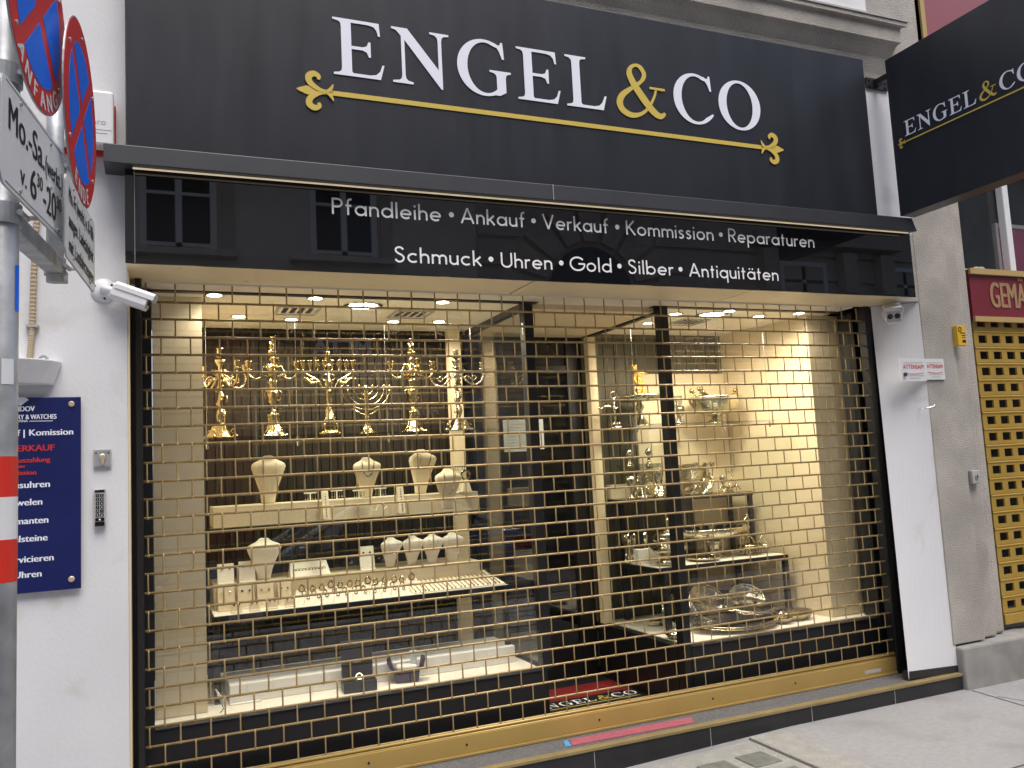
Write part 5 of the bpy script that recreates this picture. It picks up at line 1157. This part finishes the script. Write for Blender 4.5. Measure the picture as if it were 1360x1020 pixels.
# plates, boxes and hook on the right
def atten(lab, x0, x1, yt, yb, yy, cut=0):
    a = at(x0, yt, yy); b_ = at(x1, yb, yy); t = thing('cleaning_company_plate', lab, 'plate', ((a.x+b_.x)/2, yy, b_.z), 'small ATTENSAM plates')
    MB().box(a.x, b_.x, yy-.004, yy+.004, b_.z, a.z).build('plate', m_swhite, t); w0, h0 = b_.x-a.x, a.z-b_.z
    T = MB(); text(T, 'ATTENSAM', FX(a.x+w0*.1, yy-.004, a.z-h0*.46), h0*.20, w0*.82, bold=.0005, t=.001); T.build('lettering', m_sred, t)
    T = MB(); T.tube([(a.x+w0*(.12+.78*i/12), yy-.0045, a.z-h0*(.64-.0+.05*math.sin(i/12*math.pi))) for i in range(13)], .0018, 5); T.build('swoosh', m_sred, t)
    T = MB(); T.box(a.x+w0*.2, b_.x-w0*.08, yy-.0052, yy-.0042, b_.z+h0*.22, b_.z+h0*.245); T.box(a.x+w0*.32, b_.x-w0*.25, yy-.0052, yy-.0042, b_.z+h0*.11, b_.z+h0*.135); T.box(a.x+w0*.12, b_.x-w0*.1, yy-.0052, yy-.0042, a.z-h0*.2, a.z-h0*.18); T.build('small_print', m_grey, t)
    return t, a, b_, w0, h0
t, a, b_, w0, h0 = atten('larger grey ATTENSAM plate with dark knob on the white panel edge', 1194, 1230, 476, 506, -.226)
MB().lathe([(.012, 0), (.012, .012), (.008, .016)], 12, M=Matrix.Translation((a.x+w0*.14, -.230, b_.z+h0*.30)) @ Matrix.Rotation(math.pi/2, 4, 'X')).build('knob', m_wooddk, t)
atten('cleaner white ATTENSAM plate fixed to the rough grey pillar', 1226.5, 1255, 476.5, 504, -.221)
a = at(1265, 433, -.22); b_ = at(1279, 460, -.22)
t = thing('notice_box', 'small yellow enamel notice with black print on the grey pillar', 'notice', ((a.x+b_.x)/2, -.22, b_.z)); MB().box(a.x, b_.x, -.252, -.216, b_.z, a.z).build('box', m_yellow, t, bevel=.004)
T = MB(); w0, h0 = b_.x-a.x, a.z-b_.z
T.box(a.x+w0*.3, b_.x-w0*.06, -.2532, -.2522, a.z-h0*.40, a.z-h0*.36); T.box(a.x+w0*.45, b_.x-w0*.1, -.2532, -.2522, a.z-h0*.52, a.z-h0*.48); T.box(a.x+w0*.45, b_.x-w0*.1, -.2532, -.2522, a.z-h0*.62, a.z-h0*.59); T.box(a.x+w0*.5, b_.x-w0*.1, -.2532, -.2522, a.z-h0*.85, a.z-h0*.72); T.torus((a.x+w0*.3, -.2525, a.z-h0*.2), .014, .003, 14, 5); T.build('print', m_sblack, t)
a = at(1287, 625, -.2); b_ = at(1299, 642, -.2)
t = thing('key_switch', 'small weathered key switch low on the grey pillar moulding', 'key switch', ((a.x+b_.x)/2, -.2, b_.z)); MB().box(a.x, b_.x, -.222, -.19, b_.z, a.z).build('plate', m_grey, t, bevel=.006); MB().lathe([(.016, 0), (.016, .006)], 14, M=Matrix.Translation(((a.x+b_.x)/2, -.222, (a.z+b_.z)/2)) @ Matrix.Rotation(math.pi/2, 4, 'X')).build('lock', m_steel, t); MB().box((a.x+b_.x)/2-.003, (a.x+b_.x)/2+.003, -.2295, -.2282, (a.z+b_.z)/2-.01, (a.z+b_.z)/2+.01).build('keyhole', m_black, t)
p = at(1226, 542.5, -.212)
t = thing('wall_hook', 'small metal hook sticking out of the white panel edge', 'hook', tuple(p)); MB().tube([p+Vector((0, .05, 0)), p+Vector((0, -.02, .0)), p+Vector((.03, -.03, .004)), p+Vector((.055, -.04, .01)), p+Vector((.06, -.04, .022))], .004, 7).build('rod', m_chrome, t, smooth=True)

# ================================================================== traffic signs on their post
d1 = Vector((.15779, .98747, 0)); A1 = Vector((-.28856, -2.19252, 0)); n1 = Vector((d1.y, -d1.x, 0))
ang2 = math.radians(5.1); d2 = Vector((math.sin(ang2), math.cos(ang2), 0)); n2 = Vector((d2.y, -d2.x, 0)); C2 = CAM+ray(108, 153)*2.45
Zv = Vector((0, 0, 1))
def onplane(px, py, A_, n_):
    v_ = ray(px, py); return CAM+v_*(((A_-CAM).dot(n_))/v_.dot(n_))
pc = CAM+ray(3.3, 500)*1.97; pc.z = 0
po = thing('sign_post', 'galvanised steel sign post with red and white bands and a side arm', 'sign post', (pc.x, pc.y, gz(pc.x)))
def zpx(py): return CAM.z+(ray(10, py)*1.97).z
MB().tube([(pc.x, pc.y, -.1), (pc.x, pc.y, 3.3)], .0325, 24).build('pole', m_steel, po, smooth=True)
for y0, y1, m_ in ((607, 660, m_bandred), (660, 715, m_swhite), (715, 770, m_bandred)):
    MB().lathe([(.0332, zpx(y1)), (.0332, zpx(y0))], 24, (pc.x, pc.y, 0), caps=False).build('reflective_band', m_, po, smooth=True)
def sticker(az0, az1, y0, y1, m_, nm='sticker', r=.0334):
    vs = []; n = 8
    for i in range(n+1):
        q = az0+(az1-az0)*i/n; vs += [(pc.x+r*math.cos(q), pc.y+r*math.sin(q), zpx(y1)), (pc.x+r*math.cos(q), pc.y+r*math.sin(q), zpx(y0))]
    MB().add(vs, [(2*i, 2*i+2, 2*i+3, 2*i+1) for i in range(n)]).build(nm, m_, po)
sticker(-.62, -.1, 349, 412, m_sblue); sticker(-1.5, -.7, 478, 512, m_swhite)
pz2 = CAM+ray(73.5, 165)*2.78; q2 = Vector((pz2.x, pz2.y, 0)); zc = (CAM+ray(73.5, 360)*2.78).z
MB().tube([(q2.x, q2.y, zc-.05), (q2.x, q2.y, 3.0)], .026, 20).build('short_pole', m_steel, po, smooth=True)
zc1 = (CAM+ray(15, 278)*1.97).z
dirp = (q2-pc); dirp.z = 0; dirp.normalize(); side = Vector((dirp.y, -dirp.x, 0))
def clampring(c, r, z, h=.05):
    m_ = MB().lathe([(r, -h/2), (r+.006, -h/2), (r+.006, h/2), (r, h/2)], 22, (c.x, c.y, z), caps=False); b_ = Vector((c.x, c.y, z))+n1*(r+.01)
    m_.build('clamp', m_steel, po, smooth=False)
    MB().tube([b_-d1*.03, b_+d1*.03], .007, 8).build('bolt', m_steel, po)
    MB().tube([b_-Zv*.0+d1*.02, b_+n1*.022+d1*.02], .006, 6).build('bolt', m_steel, po)
clampring(pc, .0327, zc1); clampring(pc, .0327, (CAM+ray(14, 80)*1.97).z); clampring(q2, .0262, zc, .055); clampring(q2, .0262, (CAM+ray(76, 225)*2.78).z, .05)
a_ = Vector((pc.x, pc.y, zc1-.005))+dirp*.03; e_ = Vector((q2.x, q2.y, zc+.0))-dirp*.02
h_ = .025; MB().hexa([a_-side*h_-Zv*h_, a_+side*h_-Zv*h_, a_+side*h_+Zv*h_, a_-side*h_+Zv*h_], [e_-side*h_-Zv*h_, e_+side*h_-Zv*h_, e_+side*h_+Zv*h_, e_-side*h_+Zv*h_]).build('arm', m_steel, po, bevel=.004)
e2_ = Vector((q2.x, q2.y, zc)); MB().hexa([e2_+dirp*.02-side*.018-Zv*.02, e2_+dirp*.02+side*.018-Zv*.02, e2_+dirp*.02+side*.018+Zv*.02, e2_+dirp*.02-side*.018+Zv*.02], [e2_+dirp*.16-side*.018-Zv*.02, e2_+dirp*.16+side*.018-Zv*.02, e2_+dirp*.16+side*.018+Zv*.02, e2_+dirp*.16-side*.018+Zv*.02]).build('arm', m_steel, po, bevel=.004)
def rivets(t, F, pts, r=.006):
    for x, y in pts:
        o_, u_, v_, n_ = F; c = o_+u_*x+v_*y; m_ = MB(); Mx = n_.to_track_quat('Z', 'Y').to_matrix().to_4x4(); Mx.translation = c
        m_.lathe([(r, 0), (r, .002), (r*.6, .004)], 10, M=Mx); m_.build('rivet', m_steel, t)
def circle(cx, cy, r, n=48): return [(cx+r*math.cos(2*math.pi*i/n), cy+r*math.sin(2*math.pi*i/n)) for i in range(n)]
def stop_sign(lab, ctr, u_, n_, r, word):
    t = thing('no_stopping_sign', lab, 'traffic sign', tuple(ctr-Zv*r)); F = (ctr, u_, Zv, n_)
    MB().prism(circle(0, 0, r), F, -.004, .0).build('plate', m_steel, t); MB().prism(circle(0, 0, r*.985), F, .0002, .0012).build('red_face', m_sred, t)
    MB()
    ri, hw = r*.745, r*.085
    for k in range(4):
        a0 = math.radians(45+90*k); dl = math.asin(hw/ri); P = [(ri*math.cos(q), ri*math.sin(q)) for q in [a0+dl+(math.pi/2-2*dl)*i/14 for i in range(15)]]
        am = a0+math.pi/4; P.append((hw*math.sqrt(2)*math.cos(am), hw*math.sqrt(2)*math.sin(am)))
        MB().prism(P, F, .0014, .002).build('blue_field', m_sblue, t)
    n_l = len(word); st = 15.5
    for i, ch in enumerate(word):
        T = MB(); q = math.radians(-90+(i-(n_l-1)/2)*st); rr = r*.955
        text(T, ch, F, r*.18, align='c', t=.0021, bold=r*.012, rot=q+math.pi/2, at0=(rr*math.cos(q), rr*math.sin(q)), cond=1.05); T.build('letter', m_swhite, t)
    rivets(t, (ctr+n_*.0015, u_, Zv, n_), [(-.7*r, -.5*r), (.7*r, -.5*r), (-.7*r, .5*r), (.7*r, .5*r), (0, r*.86)])
    return t
def rrect(x0, x1, y0, y1, r=.03, n=5):
    P = []
    for cx, cy, a in ((x1-r, y1-r, 0), (x0+r, y1-r, 90), (x0+r, y0+r, 180), (x1-r, y0+r, 270)):
        P += [(cx+r*math.cos(math.radians(a+90*i/n)), cy+r*math.sin(math.radians(a+90*i/n))) for i in range(n+1)]
    return P
c1 = A1+d1*.27+Zv*2.712
stop_sign('nearer round blue and red no stopping sign reading ANFANG, cut by the picture edge', c1, d1, n1, .25, 'ANFANG')
stop_sign('further round blue and red no stopping sign reading ENDE', C2, d2, n2, .267, 'ENDE')
F1 = (A1+Zv*2.184, d1, Zv, n1)
t = thing('supplementary_sign', 'white rectangular time plate reading Mo.-Sa. under the nearer round sign', 'traffic sign', tuple(A1+d1*.25+Zv*2.184))
MB().prism(rrect(0, .503, 0, .248), F1, -.004, 0).build('plate', m_steel, t)
MB().prism(rrect(.001, .502, .001, .247), F1, .0002, .0012).build('white_face', m_swhite, t)
o_ = MB()
for x0_, x1_, y0_, y1_ in ((.03, .473, .0085, .0105), (.03, .473, .2375, .2395)): o_.prism([(x0_, y0_), (x1_, y0_), (x1_, y1_), (x0_, y1_)], F1, .0014, .0018)
o_.build('border', m_sblack, t)
T = MB(); text(T, 'Mo.-Sa.', F1, .075, .265, t=.002, at0=(.05, .135), bold=.0022); T.build('lettering', m_sblack, t); T = MB(); text(T, '(werkt.)', F1, .05, .155, t=.002, at0=(.325, .135), bold=.0013); T.build('lettering', m_sblack, t)
T = MB(); text(T, 'v.', F1, .05, .045, t=.002, at0=(.13, .04), bold=.0015); text(T, '6', F1, .075, .045, t=.002, at0=(.205, .035), bold=.0022); text(T, '30', F1, .036, .045, t=.002, at0=(.256, .075), bold=.0012); text(T, '-20', F1, .075, .11, t=.002, at0=(.308, .035), bold=.0022); text(T, '30', F1, .036, .045, t=.002, at0=(.424, .075), bold=.0012); T.build('time_lettering', m_sblack, t)
rivets(t, (A1+Zv*2.184+n1*.0015, d1, Zv, n1), [(.13, .225), (.37, .225), (.13, .02), (.44, .02), (.37, .11)])
pl = [onplane(87, 231, C2, n2), onplane(87, 333, C2, n2), onplane(125.5, 294, C2, n2), onplane(125.5, 395, C2, n2)]
s0 = (pl[0]-C2).dot(d2); s1 = (pl[2]-C2).dot(d2); zt2 = (pl[0].z+pl[2].z)/2; zb2 = (pl[1].z+pl[3].z)/2
O2 = Vector((C2.x, C2.y, 0))+d2*s0; O2.z = zb2; F2 = (O2, d2, Zv, n2); w2, h2 = s1-s0, zt2-zb2
t = thing('supplementary_sign', 'white three line plate about loading exemptions under the further round sign', 'traffic sign', tuple(O2+d2*w2/2))
MB().prism(rrect(0, w2, 0, h2, .022), F2, -.004, 0).build('plate', m_steel, t); MB().prism(rrect(.001, w2-.001, .001, h2-.001, .022), F2, .0002, .0012).build('white_face', m_swhite, t)
for s_, y in (('Mo.-Fr.(werkt.) v. 8-18h', .70), ('ausgen. Ladetätigkeit', .40), ('mit Lastfahrzeugen', .10)):
    T = MB(); text(T, s_, F2, h2*.19, w2*.84, t=.002, at0=(w2*.08, h2*y), bold=.0012); T.build('lettering', m_sblack, t)
rivets(t, (O2+n2*.0015, d2, Zv, n2), [(.1, h2-.016), (w2-.1, h2-.016), (.1, .016), (w2-.1, .016)], .005)

# ================================================================== across the street (it shows only in the reflections)
OY = -10.66
O = thing('opposite_building', 'pale town house across the street seen mirrored in the black glass fascia', 'building', (4, OY, -.33))
MB().box(-20, 5.55, OY-6, OY, 4.45, 11.5).build('wall', m_stucco, O)
MB().box(-20, .85, OY-6, OY, -.33, 4.4499).build('wall', m_stucco, O)
mb = MB(); mb.box(5.55, 34, OY-6, OY, -.33, 11.5)
for k in range(12): mb.box(5.55, 7.9-1.5, OY+.001, OY+.06, -.2+k*.55, .28+k*.55)
for k in range(12): mb.box(7.9+1.5, 34, OY+.001, OY+.06, -.2+k*.55, .28+k*.55)
mb.build('rusticated_wall', m_stucco2, O)
mb = MB()
for k in range(9):
    q = math.pi*k/8; r0_, r1_ = 1.0, 1.75
    q0, q1 = q-.16, q+.16
    cs = [(7.9+r*math.cos(a), 4.85+r*math.sin(a)) for r, a in ((r0_, q0), (r1_, q0), (r1_, q1), (r0_, q1))]
    mb.hexa([(x, OY+.001, z_) for x, z_ in cs], [(x, OY+.10, z_) for x, z_ in cs])
mb.build('arch_stones', m_stucco2, O)
mb = MB(); P = [(7.0, -.3), (8.8, -.3), (8.8, 4.85)]+[(7.9+.9*math.cos(math.pi*i/16), 4.85+.9*math.sin(math.pi*i/16)) for i in range(1, 16)]+[(7.0, 4.85)]
mb.hexa([(x, OY+.001, z_) for x, z_ in P], [(x, OY+.02, z_) for x, z_ in P]); mb.build('archway', m_pane, O)
MB().box(-20, 34, OY+.001, OY+.35, 8.6, 8.9).build('cornice', m_stucco, O); MB().box(-20, 34, OY-.2, OY+.5, 11.5, 12.0).build('roof_cornice', m_stucco, O)
def owin(x0, x1, z0, z1, sill=True):
    f_ = MB(); 
    f_.box(x0-.10, x0, OY+.001, OY+.07, z0-.05, z1+.1).box(x1, x1+.10, OY+.001, OY+.07, z0-.05, z1+.1).box(x0, x1, OY+.001, OY+.07, z1, z1+.1)
    xm = (x0+x1)/2; f_.box(xm-.05, xm+.05, OY+.001, OY+.06, z0, z1).box(x0, x1, OY+.001, OY+.055, z0+(z1-z0)*.45, z0+(z1-z0)*.45+.05).box(x0, x1, OY+.001, OY+.06, z0, z0+.06)
    o_ = f_.build('window', m_winfr, O); p_ = MB().box(x0, x1, OY+.001, OY+.03, z0+.061, z1).build('pane', m_pane, o_)
    if sill: MB().box(x0-.45, x1+.40, OY+.0012, OY+.22, z0-.16, z0-.06).build('sill', m_stucco, o_); MB().box(x1+.18, x1+.38, OY+.0012, OY+.05, z0-.05, z1+.3).build('jamb_strip', m_stucco2, o_)
for x in (-5.2, -2.5, -.03, 2.62): owin(x, x+.95, 5.33, 7.2)
for x in (-5.2, -2.5, -.03, 2.62, 6.2, 9.2, 12.2, 15.2): owin(x, x+1.0, 9.4, 11.4)
for x in (12.6, 15.6): owin(x, x+1.1, 4.6, 5.6, False)
for x in (11.9, 14.1, 15.2):
    MB().box(x, x+.4, OY+.061, OY+.3, 5.0, 5.9).build('console', m_stucco2, O)
MB().box(11.7, 15.8, OY+.061, OY+.4, 6.0, 6.25).build('hood', m_stucco2, O)
# its dark shopfront
K = thing('opposite_shopfront', 'dark car dealer shopfront with white META lettering mirrored in the display glass', 'shopfront', (3.2, OY, -.33))
MB().box(.8505, 5.5495, OY-1, OY+.04, 3.15, 4.4499).build('sign_board', m_shopbl, K)
mb = MB()
for x in (1.72, 3.1, 4.4, 5.4): mb.box(x, x+.1, OY-.1, OY+.03, -.33, 3.1499)
mb.box(1.66, 5.5, OY-.1, OY+.028, -.33, .2); mb.build('frame', m_black, K)
MB().box(1.7, 5.5, OY-.06, OY-.05, -.33, 3.149).build('pane', m_pane, K)
mb = MB().box(.86, 1.66, OY-.5, OY+.06, -.33, 4.05); mb.build('red_pilaster', m_redst, K)
FK = (Vector((0, OY+.041, 0)), Vector((-1, 0, 0)), Vector((0, 0, 1)), Vector((0, 1, 0)))
def ktext(s_, xl, z_, h_, w_, m_, bold=.01): T = MB(); text(T, s_, FK, h_, w_, t=.003, at0=(-xl, z_), bold=bold); T.build('lettering', m_, K)
ktext('META', 3.72, 3.72, .30, 1.05, m_letter, .02); ktext('AUTO', 4.0, 3.35, .13, 1.2, m_letter); ktext('ww', 2.55, 3.74, .22, .55, m_orange)
FK = (Vector((0, OY-.049, 0)), Vector((-1, 0, 0)), Vector((0, 0, 1)), Vector((0, 1, 0)))
ktext('META', 5.0, 2.62, .13, .48, m_letter); ktext('AUTO', 5.05, 2.47, .06, .55, m_letter, .004)
# parked car
Kc = thing('parked_car', 'dark blue saloon car parked behind the photographer, mirrored in the shop glass', 'car', (2.4, -6.3, -.33))
cy, rz_ = -6.3, -.33
st = [(.05, .55, .30, .62, .62, .50), (.20, .78, .22, .76, .76, .6), (.75, .87, .20, .90, .92, .66), (1.30, .90, .20, .98, 1.0, .70), (1.75, .90, .20, 1.0, 1.30, .64), (2.20, .90, .20, 1.0, 1.56, .58), (2.75, .90, .20, 1.01, 1.62, .57), (3.30, .90, .20, 1.03, 1.58, .56), (3.75, .89, .22, 1.06, 1.40, .58), (4.15, .86, .24, 1.08, 1.17, .62), (4.5, .80, .28, 1.02, 1.06, .60), (4.62, .70, .36, .90, .92, .55)]
vs = []; m_ = 13
for x, w_, zb_, zb2_, zt_, wt in st:
    half = [(w_*.80, zb_), (w_*.98, zb_+.12), (w_, zb_+.38), (w_*.965, zb2_), (w_*.965-(w_*.965-wt)*.92, zt_-.05 if zt_-zb2_ > .1 else zt_-.01), (wt*.75, zt_-.005), (0, zt_+.01)]
    ring = [(x, cy+y, rz_+z_) for y, z_ in half]+[(x, cy-y, rz_+z_) for y, z_ in half[-2::-1]]
    vs += ring
fs = [(i*m_+k, i*m_+k+1, (i+1)*m_+k+1, (i+1)*m_+k) for i in range(len(st)-1) for k in range(m_-1)]+[tuple(range(m_)), tuple((len(st)-1)*m_+k for k in range(m_))]+[(i*m_+m_-1, i*m_, (i+1)*m_, (i+1)*m_+m_-1) for i in range(len(st)-1)]
MB().add(vs, fs).build('body', m_carpnt, Kc, smooth=True)
for sg in (1, -1):
    def sp(x, f):
        for i in range(len(st)-1):
            if st[i][0] <= x <= st[i+1][0]:
                k = (x-st[i][0])/(st[i+1][0]-st[i][0]); a_ = [p+(q-p)*k for p, q in zip(st[i][1:], st[i+1][1:])]; break
        w_, zb_, zb2_, zt_, wt = a_; y0_ = w_*.965; y1_ = w_*.965-(w_*.965-wt)*.92; z0_ = zb2_; z1_ = zt_-.05
        return Vector((x, cy+sg*(y0_+(y1_-y0_)*f+.006), rz_+z0_+(z1_-z0_)*f+.004))
    xs_ = [1.62, 1.9, 2.2, 2.5, 2.75, 3.0, 3.3, 3.6, 3.85]
    m2 = MB(); lo = [sp(x, .06) for x in xs_]; hi = [sp(x, .80) for x in xs_]; m2.add(lo+hi, [(i, i+1, len(xs_)+i+1, len(xs_)+i) for i in range(len(xs_)-1)]); m2.build('side_window', m_pane, Kc)
    top = [sp(x, .92)+Vector((0, sg*.012, .012)) for x in [1.32, 1.5, 1.75, 2.0, 2.2, 2.5, 2.75, 3.0, 3.3, 3.6, 3.85, 4.1]]
    MB().tube(top, .035, 6).build('roof_trim', m_plast, Kc, smooth=True)
    MB().tube([sp(x, .0)+Vector((0, sg*.006, 0)) for x in [1.45, 2.0, 2.75, 3.4, 4.1]], .012, 6).build('belt_trim', m_chrome, Kc, smooth=True)
    for x in (2.45, 3.35): MB().tube([(x, cy+sg*.905, rz_+.86), (x+.02, cy+sg*.945, rz_+.87), (x+.20, cy+sg*.945, rz_+.87), (x+.22, cy+sg*.905, rz_+.86)], .014, 6).build('door_handle', m_chrome, Kc, smooth=True)
    for x in (.95, 3.72):
        wmx = Matrix.Translation((x, cy+sg*.80, rz_+.32)) @ Matrix.Rotation(-sg*math.pi/2, 4, 'X')
        wo = MB().lathe([(.18, -.10), (.30, -.10), (.32, -.06), (.32, .07), (.30, .10), (.20, .11)], 28, M=wmx).build('wheel', m_tyre, Kc, smooth=True)
        MB().lathe([(.20, .108), (.19, .118), (.05, .112), (.03, .124), (.002, .124)], 20, M=wmx).build('rim', m_chrome, wo, smooth=False)
    MB().box(4.18, 4.60, cy+sg*.74-.07, cy+sg*.74+.09, rz_+.86, rz_+1.0).build('tail_light', m_tail, Kc, bevel=.03)
    MB().box(.12, .35, cy+sg*.62-.13, cy+sg*.62+.13, rz_+.62, rz_+.75).build('headlight', m_crystal, Kc, bevel=.03)
    MB().ball((1.55, cy+sg*1.0, rz_+1.06), .10, 10, 8, 1, 1, .7).build('mirror', m_carpnt, Kc, smooth=True)
